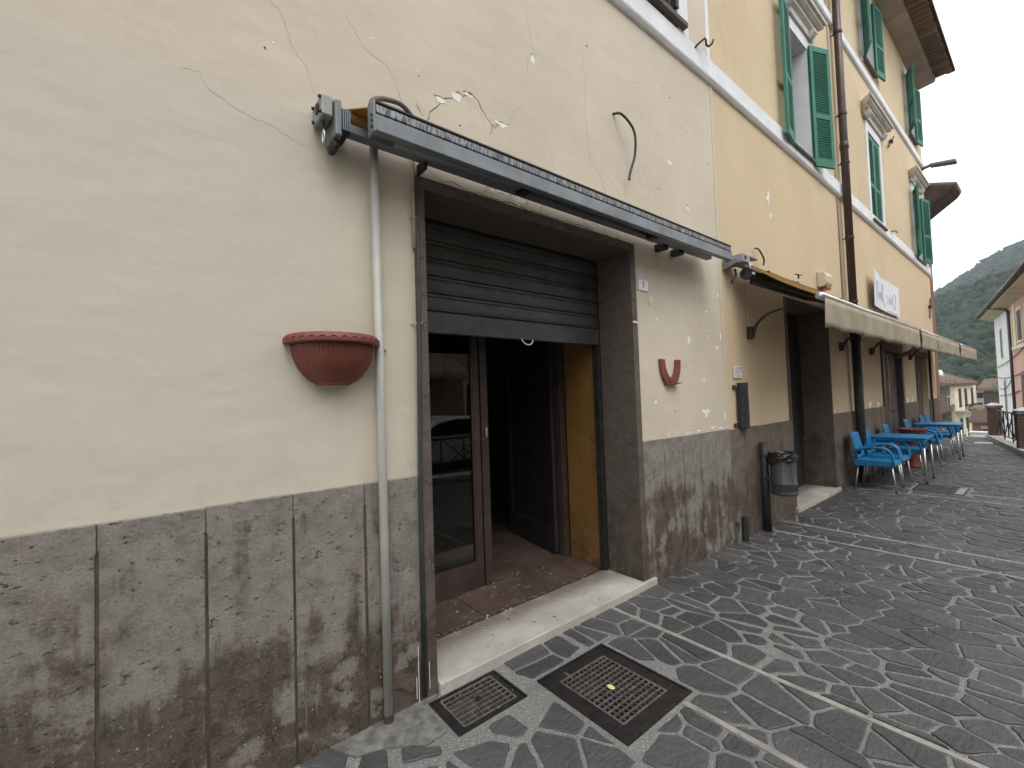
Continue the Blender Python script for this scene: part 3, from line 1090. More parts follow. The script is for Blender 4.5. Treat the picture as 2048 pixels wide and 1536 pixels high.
# glazed shop front: fixed leaf on the left, open leaf on the right
gd = MB()
Yd = 0.85
for b in ((1.20, 1.27, Yd, Yd + 0.05, 0.05, 2.75), (2.075, 2.135, Yd, Yd + 0.05, 0.05, 2.75), (1.27, 2.075, Yd, Yd + 0.05, 0.05, 0.245), (1.27, 2.075, Yd, Yd + 0.05, 2.65, 2.75)):
    gd.box(*b)
gdo = gd.build('glazed_door', M['frame'], cream, 0.003)
MB().box(1.272, 2.073, Yd + 0.018, Yd + 0.026, 0.247, 2.648).build('pane', M['glass'], gdo)
MB().box(1.272, 2.073, Yd + 0.004, Yd + 0.016, 0.247, 0.262).box(2.058, 2.073, Yd + 0.004, Yd + 0.016, 0.264, 2.6).build('glazing_bead', M['frame'], gdo)
st = MB().box(2.142, 2.215, Yd - 0.012, Yd + 0.05, 0.05, 2.75)
st.build('door_stile', M['frame'], cream, 0.004)
MB().box(2.175, 2.19, Yd - 0.03, Yd - 0.012, 1.28, 1.36).build('lock', M['alu2'], gdo, 0.003)
fr = MB().box(3.095, 3.165, 0.852, 0.93, 0.05, 2.75)
fr.build('door_frame', M['frame'], cream, 0.004)
leaf = MB()
def leafbox(a0, a1, z0_, z1_, t0, t1):
    # board of the open leaf, running from the hinge into the room
    ux, uy = 0.175, 0.985
    nx, ny = -0.985, 0.175
    P = []
    for z in (z0_, z1_):
        for (a, t) in ((a0, t0), (a1, t0), (a1, t1), (a0, t1)):
            P.append((3.10 + ux * a + nx * t, 0.94 + uy * a + ny * t, z))
    leaf.add(P, [(0, 1, 2, 3), (7, 6, 5, 4), (0, 4, 5, 1), (1, 5, 6, 2), (2, 6, 7, 3), (3, 7, 4, 0)])
leafbox(0.0, 0.09, 0.06, 2.6, 0, 0.045)
leafbox(0.86, 0.95, 0.06, 2.6, 0, 0.045)
leafbox(0.09, 0.86, 0.06, 0.30, 0, 0.045)
leafbox(0.09, 0.86, 2.45, 2.6, 0, 0.045)
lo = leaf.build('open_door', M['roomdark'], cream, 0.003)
leaf = MB()
leafbox(0.092, 0.858, 0.302, 2.448, 0.018, 0.024)
leaf.build('pane', M['roomdark'], lo)
leaf = MB()
leafbox(0.80, 0.83, 1.0, 1.32, 0.06, 0.08)
leaf.build('handle', M['iron'], lo)
# things vaguely seen in the room
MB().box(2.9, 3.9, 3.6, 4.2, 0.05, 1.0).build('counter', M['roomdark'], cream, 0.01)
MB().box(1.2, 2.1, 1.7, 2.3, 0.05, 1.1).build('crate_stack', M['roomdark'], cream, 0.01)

# stone skirting slabs, each its own piece
JZ = 1.195


def slab(parent, xa, xb, mat, top=JZ, bottom=-0.02, gl=0.009, gr_=0.009, y=-0.022, tight=0.10):
    # tight joint near the top, wide dirty joint below it
    tz = top - tight - random.uniform(0, .03)
    dz = random.uniform(-.003, .003)
    pts = [(xa + gl, bottom), (xb - gr_, bottom), (xb - gr_, tz), (xb - 0.0012, tz + 0.004), (xb - 0.0012, top + dz), (xa + 0.0012, top + dz), (xa + 0.0012, tz + 0.004), (xa + gl, tz)]
    dy = random.uniform(-.0025, .0025)
    return MB().prism(pts, 'y', y + dy, 0.001).build('skirting_slab', mat, parent, 0.0025, seg=1)


MB().box(-5.9, 1.137, -0.0165, 0.0005, -0.03, 1.18).build('joint_filling', M['groove'], cream)
MB().box(3.183, 4.74, -0.0165, 0.0005, -0.03, 1.18).build('joint_filling', M['groove'], cream)
xj = 0.163 - 0.3265 * 16
while xj < 0.80:
    slab(cream, xj, xj + 0.3265, M['trav'], gl=0.0055, gr_=0.0055)
    xj += 0.3265
# broken slab by the door
pts = [(0.825, -0.02), (0.895, 0.02), (0.925, 0.135), (0.955, 0.125), (0.99, 0.118), (1.03, 0.075), (1.05, 0.07), (1.085, 0.115), (1.134, 0.16), (1.134, JZ), (0.819, JZ), (0.819, 1.09), (0.825, 1.085)]
MB().prism(pts, 'y', -0.022, 0.001).build('skirting_slab', M['trav'], cream, 0.003, seg=1)
MB().prism([(0.89, -0.02), (0.92, 0.15), (1.13, 0.18), (1.13, -0.02)], 'y', -0.010, -0.0065).build('bare_masonry', M['jamb'], cream)
xj = 3.184
while xj < 4.6:
    xe = min(xj + 0.312, 4.745)
    if 4.745 - xe < 0.1:
        xe = 4.745
    slab(cream, xj, xe, M['trav'], gl=0.004, gr_=0.004)
    xj = xe
# string course and trims
sc = MB().prism([(0.001, 4.915), (-0.025, 4.92), (-0.045, 4.945), (-0.052, 4.965), (-0.030, 4.975), (-0.030, 5.19), (0.001, 5.20)], 'x', -6, 4.738)
sc.build('string_course', M['white'], cream, 0.004)
MB().box(4.675, 4.735, -0.008, 0.0, 5.205, 10.3).build('corner_strip', M['white'], cream)
MB().box(4.700, 4.745, -0.006, 0.0, 1.2, 4.91).build('corner_strip', M['cream'], cream)
wf = MB()
wf.box(4.075, 4.275, -0.02, 0.0, 5.205, 7.4).box(2.85, 3.045, -0.02, 0.0, 5.205, 7.4).box(2.85, 4.275, -0.022, 0.0, 7.205, 7.4)
w0 = wf.build('window', M['white'], cream, 0.003)
MB().box(2.98, 4.17, -0.075, 0.25, 5.235, 5.285).build('sill', M['jamb'], w0, 0.004)
for sx in (3.06, 3.565):
    q = MB()
    q.box(sx, sx + 0.06, 0.03, 0.07, 5.29, 7.19).box(sx + 0.435, sx + 0.495, 0.03, 0.07, 5.29, 7.19).box(sx + 0.06, sx + 0.435, 0.03, 0.07, 5.29, 5.40).box(sx + 0.06, sx + 0.435, 0.03, 0.07, 7.09, 7.19)
    q.box(sx + 0.06, sx + 0.435, 0.06, 0.068, 5.4, 7.09)
    for k in range(34):
        z = 5.415 + k * 0.05
        q.add([(sx + 0.06, 0.034, z), (sx + 0.435, 0.034, z), (sx + 0.435, 0.058, z + 0.032), (sx + 0.06, 0.058, z + 0.032), (sx + 0.06, 0.034, z + 0.008), (sx + 0.435, 0.034, z + 0.008), (sx + 0.435, 0.058, z + 0.04), (sx + 0.06, 0.058, z + 0.04)],
              [(0, 3, 2, 1), (4, 5, 6, 7), (0, 1, 5, 4), (2, 3, 7, 6)])
    q.build('shutter', M['brownshut'], w0)
MB().box(4.04, 4.09, -0.03, 0.03, 5.42, 5.52).build('hinge', M['iron'], w0)

# cracks and lost paint on the cream wall
CR = [([(0.20, 3.61), (0.33, 3.47), (0.40, 3.52), (0.47, 3.47), (0.53, 3.31), (0.585, 3.25), (0.62, 3.14), (0.645, 3.10)], 0.004),
      ([(0.10, 3.02), (0.16, 3.03), (0.19, 2.97), (0.27, 2.93), (0.33, 2.91), (0.42, 2.90), (0.52, 2.86), (0.57, 2.85)], 0.003),
      ([(0.78, 3.62), (0.88, 3.48), (1.00, 3.44), (1.03, 3.40), (1.06, 3.33), (1.10, 3.24), (1.16, 3.13), (1.20, 3.09)], 0.004),
      ([(1.22, 3.16), (1.27, 3.29), (1.31, 3.33), (1.36, 3.40), (1.42, 3.44), (1.46, 3.49), (1.50, 3.47), (1.55, 3.52), (1.60, 3.50), (1.66, 3.42), (1.74, 3.36), (1.78, 3.42), (1.86, 3.43)], 0.008),
      ([(1.17, 3.30), (1.22, 3.24)], 0.005), ([(1.22, 3.17), (1.26, 3.12)], 0.006), ([(1.70, 3.30), (1.72, 3.37), (1.77, 3.41)], 0.006),
      ([(1.86, 3.43), (1.90, 3.52), (1.99, 3.63)], 0.002), ([(1.26, 3.15), (1.36, 2.99)], 0.002),
      ([(2.05, 4.31), (2.09, 4.10), (2.12, 4.03)], 0.003), ([(2.06, 4.02), (2.04, 3.86)], 0.004),
      ([(2.63, 4.35), (2.65, 4.1), (2.64, 3.82), (2.66, 3.49), (2.78, 3.37), (2.87, 3.19), (2.93, 3.08)], 0.003),
      ([(2.22, 3.40), (2.28, 3.25)], 0.003), ([(2.05, 3.22), (2.09, 3.05)], 0.004),
      ([(3.86, 2.0), (3.90, 1.83), (3.99, 1.88), (4.05, 1.91), (4.12, 1.90), (4.21, 1.85), (4.25, 1.87)], 0.004),
      ([(3.32, 1.86), (3.38, 1.83), (3.40, 1.88)], 0.003), ([(4.16, 1.72), (4.22, 1.76), (4.28, 1.73)], 0.003),
      ([(3.37, 2.62), (3.375, 2.74)], 0.006), ([(3.37, 2.44), (3.385, 2.37)], 0.005), ([(3.39, 2.12), (3.395, 2.05)], 0.004),
      ([(1.25, 2.93), (1.33, 2.89), (1.40, 2.91), (1.52, 2.885), (1.60, 2.89), (1.74, 2.885), (1.86, 2.90), (2.0, 2.885), (2.12, 2.89), (2.3, 2.885), (2.52, 2.90), (2.7, 2.88), (2.95, 2.885), (3.12, 2.88), (3.3, 2.89)], 0.007),
      ([(1.62, 2.89), (1.68, 2.98), (1.76, 2.99)], 0.005), ([(1.84, 2.90), (1.88, 3.02)], 0.005), ([(1.98, 2.89), (2.02, 2.99)], 0.005), ([(2.12, 2.89), (2.14, 2.96), (2.20, 3.0)], 0.005),
      ([(2.38, 2.89), (2.40, 3.02)], 0.004), ([(2.62, 2.89), (2.55, 2.97), (2.53, 3.06)], 0.005), ([(2.86, 2.88), (2.80, 2.96)], 0.005), ([(3.02, 2.88), (2.97, 2.94)], 0.005),
      ([(3.28, 2.97), (3.5, 2.95), (3.58, 2.93)], 0.005), ([(3.92, 3.25), (3.97, 3.18)], 0.004)]
for i, (p, w) in enumerate(CR):
    ribbon(p, w * (0.75 if w > 0.0045 else 0.5), -0.0006, 100 + i).build('crack', M['crackdark'] if w > 0.0045 else M['crack'], wall)
FL = [(1.33, 3.385, .045, .022), (1.455, 3.455, .045, .03), (1.53, 3.50, .035, .016), (1.79, 3.40, .05, .022), (1.56, 3.02, .03, .016), (1.52, 3.10, .018, .012), (2.10, 3.985, .024, .045),
      (4.03, 2.115, .035, .045), (4.58, 2.06, .045, .028), (4.30, 1.385, .07, .05), (3.42, 1.525, .03, .022), (3.43, 2.44, .015, .03), (3.50, 2.27, .03, .02), (3.84, 3.79, .05, .028),
      (4.27, 2.60, .025, .014), (4.40, 2.42, .04, .012), (4.40, 2.17, .035, .010), (4.29, 1.72, .02, .03), (4.15, 1.225, .05, .012), (4.42, 1.235, .06, .014), (4.60, 1.222, .07, .016), (4.69, 1.33, .02, .05),
      (4.13, 3.42, .03, .03), (4.25, 3.13, .04, .025), (4.66, 2.62, .018, .04), (4.68, 2.18, .02, .06), (3.95, 1.222, .04, .012), (3.60, 1.225, .03, .010), (1.80, 2.96, .07, .03), (1.93, 2.93, .05, .035), (1.70, 2.94, .03, .02), (2.30, 2.99, .02, .015), (2.7, 2.93, .03, .012), (3.05, 2.94, .02, .01)]
for i, (x, z, rx, rz) in enumerate(FL):
    blob(x, z, rx, rz, -0.0016, 300 + i, 0.003).build('bare_patch', M['flake'], wall)
    if i % 2 == 0:
        ribbon([(x - rx, z + rz * .5), (x - rx * .2, z + rz * 1.0), (x + rx * 0.9, z + rz * .6)], 0.004, -0.0022, 500 + i).build('crack', M['crackdark'], wall)
for i in range(46):
    x, z = (random.uniform(3.25, 4.68), random.uniform(1.22, 4.6)) if i < 30 else (random.uniform(0.3, 3.0), random.uniform(3.2, 4.8))
    if 3.1 < z < 1.2:
        continue
    blob(x, z, random.uniform(.004, .012), random.uniform(.003, .009), -0.0016, 700 + i, 0.003).build('bare_patch', M['flake'] if i % 3 else M['crackdark'], wall)

# ================================================================== YELLOW BUILDING
yel = empty('yellow_building', (11.2, 0.2, 0), 'ochre yellow house with green louvred shutters and white string courses', 'building')
YD = [(6.47, 8.17, -0.05, 2.82), (11.40, 13.30, -0.05, 2.50), (14.80, 16.40, -0.05, 2.46)]
WN = [(7.10, 7.90, 5.06, 6.86), (11.37, 12.33, 4.98, 6.84), (15.77, 16.73, 4.96, 6.80), (11.40, 12.30, 8.36, 10.0), (15.80, 16.70, 8.36, 10.0), (7.05, 7.95, 8.36, 10.0)]
ywall = wall_mb(4.745, 17.72, -0.05, 10.42, YD + WN, 0.36, 0.004).build('wall', M['yellow'], yel)
q = MB().box(17.40, 17.72, 0.364, 8, -0.05, 10.42).box(4.745, 17.72, 7.7, 8, -0.05, 10.42).box(4.745, 17.4, 0.364, 7.7, 2.95, 3.05).box(4.745, 17.4, 0.364, 7.7, 7.4, 7.5)
q.build('back_wall', M['roomdark'], yel)
# string courses, the lower one running slightly down the street
a0, a1 = 4.738, 17.76
def tilted(z_a, z_b, pr, name):
    n = len(pr)
    mm = MB()
    mm.add([(a0, y, z_a + z) for y, z in pr] + [(a1, y, z_b + z) for y, z in pr],
           [tuple(range(n)), tuple(range(2 * n - 1, n - 1, -1))] + [((i + 1) % n, i, n + i, n + (i + 1) % n) for i in range(n)])
    return mm.build(name, M['white'], yel, 0.004)
tilted(4.915, 4.73, [(0.003, 0), (-0.025, 0.005), (-0.045, 0.03), (-0.052, 0.05), (-0.03, 0.06), (-0.03, 0.262), (0.003, 0.27)], 'string_course')
tilted(7.90, 7.92, [(0.003, 0), (-0.03, 0.01), (-0.045, 0.03), (-0.045, 0.17), (0.003, 0.20)], 'string_course')


def hood(cx, w, top, name='window_hood'):
    mm = MB()
    pr = [(0.003, top), (-0.20, top - 0.02), (-0.20, top - 0.075), (-0.165, top - 0.085), (-0.165, top - 0.12), (-0.125, top - 0.15), (-0.10, top - 0.155), (-0.10, top - 0.20), (-0.05, top - 0.23), (-0.05, top - 0.33), (0.003, top - 0.33)]
    # mitred returns: narrower towards the wall side of each step
    n = len(pr)
    vl = [(cx - w / 2 + 0.20 + y, y, z) for y, z in pr]
    vr = [(cx + w / 2 - 0.20 - y, y, z) for y, z in pr]
    mm.add(vl + vr, [tuple(range(n)), tuple(range(2 * n - 1, n - 1, -1))] + [((i + 1) % n, i, n + i, n + (i + 1) % n) for i in range(n)])
    o = mm.build(name, M['hood'], yel, 0.003)
    for sx in (-1, 1):
        x = cx + sx * (w / 2 - 0.30)
        MB().prism([(-0.052, top - 0.21), (-0.12, top - 0.22), (-0.13, top - 0.28), (-0.09, top - 0.33), (-0.052, top - 0.36)], 'x', x - 0.055, x + 0.055).build('console', M['hood'], o, 0.004)
    return o


def shutter_leaf(parent, hinge, wdt, z0_, z1_, ang, name='shutter', mat=None, single=True, split=0.42, lean=True):
    """louvred leaf hinged at hinge=(x,y); ang = direction of the leaf in the XY plane"""
    mat = mat or M['green']
    ux, uy = math.cos(ang), math.sin(ang)
    nx, ny = -uy, ux
    def bx(mm, a0_, a1_, t0, t1, za, zb, tilt=0.0):
        P = []
        for z in (za, zb):
            for (a, t) in ((a0_, t0), (a1_, t0), (a1_, t1), (a0_, t1)):
                zz = z + (tilt if t == t1 else 0)
                P.append((hinge[0] + ux * a + nx * t, hinge[1] + uy * a + ny * t, zz))
        mm.add(P, [(0, 3, 2, 1), (4, 5, 6, 7), (0, 1, 5, 4), (1, 2, 6, 5), (2, 3, 7, 6), (3, 0, 4, 7)])
    f = MB()
    s_ = 0.06
    T = 0.02
    zm = z0_ + (z1_ - z0_) * split
    bx(f, 0, s_, -T, T, z0_, z1_)
    bx(f, wdt - s_, wdt, -T, T, z0_, z1_)
    bx(f, s_, wdt - s_, -T, T, z0_, z0_ + 0.13)
    bx(f, s_, wdt - s_, -T, T, z1_ - 0.09, z1_)
    bx(f, s_, wdt - s_, -T, T, zm - 0.04, zm + 0.04)
    o = f.build(name, mat, parent, 0.003, seg=1)
    allm = MB()
    for (za, zb) in ((z0_ + 0.135, zm - 0.045), (zm + 0.045, z1_ - 0.095)):
        n = int((zb - za) / 0.038)
        for k in range(n):
            z = za + (k + 0.2) * (zb - za) / n
            l = MB()
            bx(l, s_ - 0.004, wdt - s_ + 0.004, -T * 0.85, T * 0.85, z, z + 0.009, 0.030 if lean else -0.030)
            if single:
                l.build('slat', mat, o)
            else:
                allm.add(l.v, l.f)
    if not single:
        tag(allm.build('slats', mat, o), kind='stuff')
    return o


def window(i, h, surround, hood_top=None, hoodw=1.55, sur=True):
    xa, xb, za, zb = h
    w = MB()
    if sur:
        w.box(xa - surround, xa, -0.018, 0.004, za - 0.06, zb + 0.17).box(xb, xb + surround, -0.018, 0.004, za - 0.06, zb + 0.17).box(xa, xb, -0.018, 0.004, zb, zb + 0.17)
    # white reveal lining
    w.box(xa, xa + 0.012, -0.018, 0.30, za, zb).box(xb - 0.012, xb, -0.018, 0.30, za, zb).box(xa + 0.012, xb - 0.012, -0.018, 0.30, zb - 0.012, zb)
    o = w.build('window', M['white'], yel)
    MB().box(xa - 0.06, xb + 0.06, -0.07, 0.30, za - 0.035, za + 0.006).build('sill', M['jamb'], o, 0.004)
    f = MB()
    xm = (xa + xb) / 2
    y0_, y1_ = 0.30, 0.345
    f.box(xa + .012, xa + 0.07, y0_, y1_, za + .006, zb - .012).box(xb - 0.07, xb - .012, y0_, y1_, za + .006, zb - .012).box(xm - 0.05, xm + 0.05, y0_, y1_, za + .006, zb - .012)
    for (p, q_) in ((xa + 0.07, xm - 0.05), (xm + 0.05, xb - 0.07)):
        f.box(p, q_, y0_, y1_, za + .006, za + 0.09).box(p, q_, y0_, y1_, zb - 0.08, zb - .012)
    f.build('frame', M['brownshut'], o)
    MB().box(xa + 0.07, xb - 0.07, 0.325, 0.331, za + 0.08, zb - 0.08).build('pane', M['winglass'], o)
    if hood_top:
        hood((xa + xb) / 2, hoodw, hood_top)
    return o


wins = [window(0, WN[0], 0.17, 7.37, 1.56), window(1, WN[1], 0.13, 7.36, 1.9), window(2, WN[2], 0.13, 7.30, 1.75)]
for j in (3, 4, 5):
    wins.append(window(j, WN[j], 0.10))
# shutters: leaf direction angles in plan (0 = +x, 180 = -x, 270 = towards the street)
def S(x, z0_, z1_, wdt, deg, single=False):
    return shutter_leaf(yel, (x, -0.045), wdt, z0_, z1_, R(deg), 'shutter', None, single, lean=deg < 270)
S(7.05, 5.03, 7.02, 0.42, 188, True)
S(7.88, 4.99, 6.88, 0.40, 338, True)
for (xa, xb, zz0, zz1) in [(WN[1][0], WN[1][1], WN[1][2], WN[1][3])]:
    hw = (xb - xa) / 2 - 0.016
    for (hx, dg) in ((xa + 0.014, 0), (xb - 0.014, 180)):
        shutter_leaf(yel, (hx, 0.02), hw, zz0 + 0.01, zz1 - 0.02, R(dg), 'shutter', None, True)
S(15.80, 4.98, 6.80, 0.47, 197)
S(16.70, 4.98, 6.80, 0.46, 347)
S(11.42, 8.38, 9.98, 0.45, 203)
S(12.28, 8.38, 9.98, 0.45, 352)
S(15.82, 8.38, 9.98, 0.45, 203)
S(16.68, 8.38, 9.98, 0.45, 352)
# eave: plastered soffit, then the tiles running out
MB().prism([(0.003, 10.32), (-0.36, 10.36), (-0.40, 10.40), (-0.40, 10.48), (0.003, 10.48)], 'x', 4.74, 17.70).build('soffit', M['soffit'], yel, 0.01)
rf = MB().prism([(0.4, 10.485), (-0.62, 10.485), (-0.64, 10.52), (0.4, 10.75)], 'x', 4.74, 17.74).build('roof', M['wooddark'], yel)
tl = MB()
nn = 7
ring = []
for (y, zc) in ((-0.40, 10.462), (-0.74, 10.45)):
    for rr in (0.085, 0.068):
        ring += [(rr * math.cos(PI + PI * k / nn), y, zc + rr * 0.9 * math.sin(PI + PI * k / nn) + 0.0) for k in range(nn + 1)]
n1 = nn + 1
ff = []
for k in range(nn):
    ff += [(k, k + 1, 2 * n1 + k + 1, 2 * n1 + k), (n1 + k + 1, n1 + k, 3 * n1 + k, 3 * n1 + k + 1), (2 * n1 + k, 2 * n1 + k + 1, 3 * n1 + k + 1, 3 * n1 + k)]
tl.add(ring, ff)
t0 = None
for k in range(62):
    x = 4.9 + k * 0.206
    if t0 is None:
        t0 = tl.build('roof_tile', M['rooftile'], rf)
        o = t0
    else:
        o = t0.copy()
        COL.objects.link(o)
    o.location = (x, random.uniform(-.015, .015), random.uniform(-.006, .006))
MB().prism([(-0.80, 10.475), (-0.62, 10.475), (-0.62, 10.56), (-0.80, 10.54)], 'x', 4.8, 17.78).build('tile_edge', M['wooddark'], rf)
# skirting of the yellow house
for (xa, xb) in ((4.745, 6.47), (8.17, 11.40), (13.30, 14.80), (16.40, 17.72)):
    MB().box(xa + .003, xb - .003, -0.004, 0.004, -0.03, 1.17).build('joint_filling', M['crackdark'], yel)
    n = max(1, round((xb - xa) / 0.33))
    for k in range(n):
        slab(yel, xa + (xb - xa) * k / n, xa + (xb - xa) * (k + 1) / n, M['trav2'], gl=0.004, gr_=0.004, top=1.185)
# second shop door
for (xa, xb, z1_) in ((6.47, 8.17, 2.82),):
    MB().box(xa + .001, xa + 0.03, -0.024, 0.38, 0.062, z1_ - .031).build('jamb', M['jamb'], yel, 0.003)
    MB().box(xb - 0.03, xb - .001, -0.024, 0.38, 0.062, z1_ - .031).build('jamb', M['jamb'], yel, 0.003)
    MB().box(xa + .001, xb - .001, -0.024, 0.38, z1_ - 0.03, z1_ - .001).build('lintel', M['jamb'], yel, 0.003)
    MB().box(xa - 0.02, xb + 0.06, -0.06, 0.40, -0.05, 0.06).build('threshold', M['marble'], yel, 0.006)
    d = MB()
    for k in range(2):
        p, q_ = xa + 0.04 + k * 0.81, xa + 0.04 + k * 0.81 + 0.80
        d.box(p, p + 0.07, 0.385, 0.43, 0.065, z1_ - .04).box(q_ - 0.07, q_, 0.385, 0.43, 0.065, z1_ - .04)
        d.box(p + .07, q_ - .07, 0.385, 0.43, 0.065, 0.32).box(p + .07, q_ - .07, 0.385, 0.43, z1_ - 0.16, z1_ - .04).box(p + .07, q_ - .07, 0.385, 0.43, 1.05, 1.13)
        d.box(p + .07, q_ - .07, 0.40, 0.41, 0.32, z1_ - 0.16)
    dd = d.build('door', M['roomdark'], yel, 0.003)
    MB().box(xa + 0.86, xa + 0.89, 0.34, 0.385, 1.0, 1.25).build('handle', M['alu2'], dd, 0.004)
# bar door: dark frame, one leaf folded back with steel bolts
xa, xb, z1_ = 11.40, 13.30, 2.50
MB().box(xa + .002, xa + 0.16, -0.03, 0.34, 0.0, z1_ - .18).box(xb - 0.16, xb - .002, -0.03, 0.34, 0.0, z1_ - .18).box(xa + .002, xb - .002, -0.03, 0.34, z1_ - .178, z1_ - .002).build('door_frame', M['frame'], yel, 0.005)
d = MB().box(xa + 0.70, xb - 0.17, 0.08, 0.12, 0.03, z1_ - .2)
dd = d.build('door', simple('grey_brown_door', (0.085, 0.07, 0.062), 0.5, 0, 0.2, 4), yel, 0.004)
MB().box(xa + 0.95, xa + 1.25, 0.045, 0.08, 1.02, 1.05).build('handle', M['iron'], dd, 0.004)
d = MB().box(xa + 0.17, xa + 0.66, 0.20, 0.24, 0.03, z1_ - .2)
dd = d.build('door', M['roomdark'], yel, 0.004)
q = MB()
for k in range(7):
    q.tube([(xa + 0.40, 0.16, 0.35 + k * 0.3), (xa + 0.62, 0.16, 0.35 + k * 0.3)], 0.014, 6)
q.build('bolt', M['alu2'], dd)
MB().box(xa + 0.68, xa + 0.70, 0.02, 0.06, 0.05, 2.25).build('door_edge', M['alu2'], yel)
# closed third door, grey brown
xa, xb, z1_ = 14.80, 16.40, 2.46
d = MB().box(xa + .002, xb - .002, 0.12, 0.16, 0.0, z1_ - 0.002)
dd = d.build('door', simple('taupe_panel', (0.15, 0.12, 0.09), 0.75, 0, 0.15, 2), yel)
for k in range(2):
    MB().box(xa + 0.12 + k * 0.74, xa + 0.74 + k * 0.74, 0.105, 0.12, 0.2, 2.2).build('panel', M['frame'] if False else M['jamb'], dd, 0.006)
MB().box(xa - 0.0, xb, -0.02, 0.10, z1_ - 0.16, z1_ - .003).build('lintel', M['jamb'], yel, 0.004)
for i, (p, w) in enumerate([([(5.0, 5.9), (5.05, 5.7), (5.15, 5.4), (5.2, 5.25)], .005), ([(5.0, 6.4), (5.12, 6.28), (5.16, 6.0)], .004), ([(4.95, 4.3), (5.15, 4.1), (5.3, 3.9)], .003), ([(6.0, 2.9), (6.05, 3.1), (6.02, 3.4)], .003)]):
    ribbon(p, w * 0.6, 0.0034, 900 + i).build('crack', M['crack'], ywall)
for i, (x, z, rx, rz) in enumerate([(6.15, 4.05, .05, .1), (6.2, 3.85, .03, .05), (10.4, 1.27, .14, .08), (11.0, 1.24, .12, .07), (13.7, 1.24, .15, .1), (14.3, 1.22, .1, .08), (16.9, 1.5, .12, .2), (16.7, 1.23, .12, .05), (5.0, 1.22, .06, .03), (8.35, 1.22, .05, .02), (17.3, 1.25, .14, .06), (5.85, 1.10, .02, .03)]):
    blob(x, z, rx, rz, 0.0015, 930 + i, 0.004).build('bare_patch', M['flake'], ywall)

# ================================================================== BUILDINGS FURTHER ON
b3 = empty('red_brown_building', (18.2, 3, -3), 'narrow red brown house end with a tiled eave just past the yellow house', 'building')
MB().box(17.765, 18.52, 0.03, 8, -5, 6.75).build('wall', M['redwall'], b3, 0.02)
rr = MB().prism([(-0.62, 7.22), (-0.58, 7.16), (0.04, 6.70), (8, 6.70), (8, 7.6), (0.5, 7.62), (-0.3, 7.36)], 'x', 17.74, 18.86).build('roof', M['wooddark'], b3, 0.01)
for k in range(5):
    MB().tube([(17.87 + k * 0.215, -0.66, 7.27), (17.87 + k * 0.215, 0.45, 7.66)], 0.085, 8).build('roof_tile', M['rooftile'], rr, smooth=True)


def frame_pt(o, d, s, n=0.0):
    """point at s metres along a facade, n metres out of it"""
    return (o[0] + d[0] * s + d[1] * n, o[1] + d[1] * s - d[0] * n)


class Facade:
    """builds boxes in the frame of a facade: s along it, n outwards, z up"""
    def __init__(s, o, ang):
        s.o, s.a = o, ang
        s.u = (math.cos(ang), math.sin(ang))
        s.w = (math.sin(ang), -math.cos(ang))

    def p(s, a, n, z):
        return (s.o[0] + s.u[0] * a + s.w[0] * n, s.o[1] + s.u[1] * a + s.w[1] * n, z)

    def box(s, mb, a0_, a1_, n0, n1, z0_, z1_):
        P = [s.p(a, n, z) for z in (z0_, z1_) for (a, n) in ((a0_, n0), (a1_, n0), (a1_, n1), (a0_, n1))]
        mb.add(P, [(0, 3, 2, 1), (4, 5, 6, 7), (0, 1, 5, 4), (1, 2, 6, 5), (2, 3, 7, 6), (3, 0, 4, 7)])
        return mb

    def prism(s, mb, pts, a0_, a1_):
        n = len(pts)
        vv = [s.p(a0_, y, z) for y, z in pts] + [s.p(a1_, y, z) for y, z in pts]
        return mb.add(vv, [tuple(range(n)), tuple(range(2 * n - 1, n - 1, -1))] + [((i + 1) % n, i, n + i, n + (i + 1) % n) for i in range(n)])


def louvre_window(F, parent, a0_, a1_, z0_, z1_, frame=None, mat=None, n=14):
    w = MB()
    if frame:
        e = 0.16
        F.box(w, a0_ - e, a0_, 0.0, 0.05, z0_ - 0.1, z1_ + e)
        F.box(w, a1_, a1_ + e, 0.0, 0.05, z0_ - 0.1, z1_ + e)
        F.box(w, a0_, a1_, 0.0, 0.05, z1_, z1_ + e)
        F.box(w, a0_, a1_, 0.0, 0.09, z0_ - 0.1, z0_)
    else:
        F.box(w, a0_ - 0.03, a1_ + 0.03, 0.0, 0.06, z0_ - 0.06, z0_)
    o = w.build('window', frame or M['jamb'], parent)
    q = MB()
    F.box(q, a0_, a1_, 0.002, 0.02, z0_, z1_)
    for k in range(n):
        z = z0_ + (k + 0.3) * (z1_ - z0_) / n
        F.box(q, a0_ + 0.05, a1_ - 0.05, 0.02, 0.045, z, z + 0.45 * (z1_ - z0_) / n)
    F.box(q, (a0_ + a1_) / 2 - 0.03, (a0_ + a1_) / 2 + 0.03, 0.02, 0.05, z0_, z1_)
    q.build('shutter', mat or M['brownshut'], o)
    return o


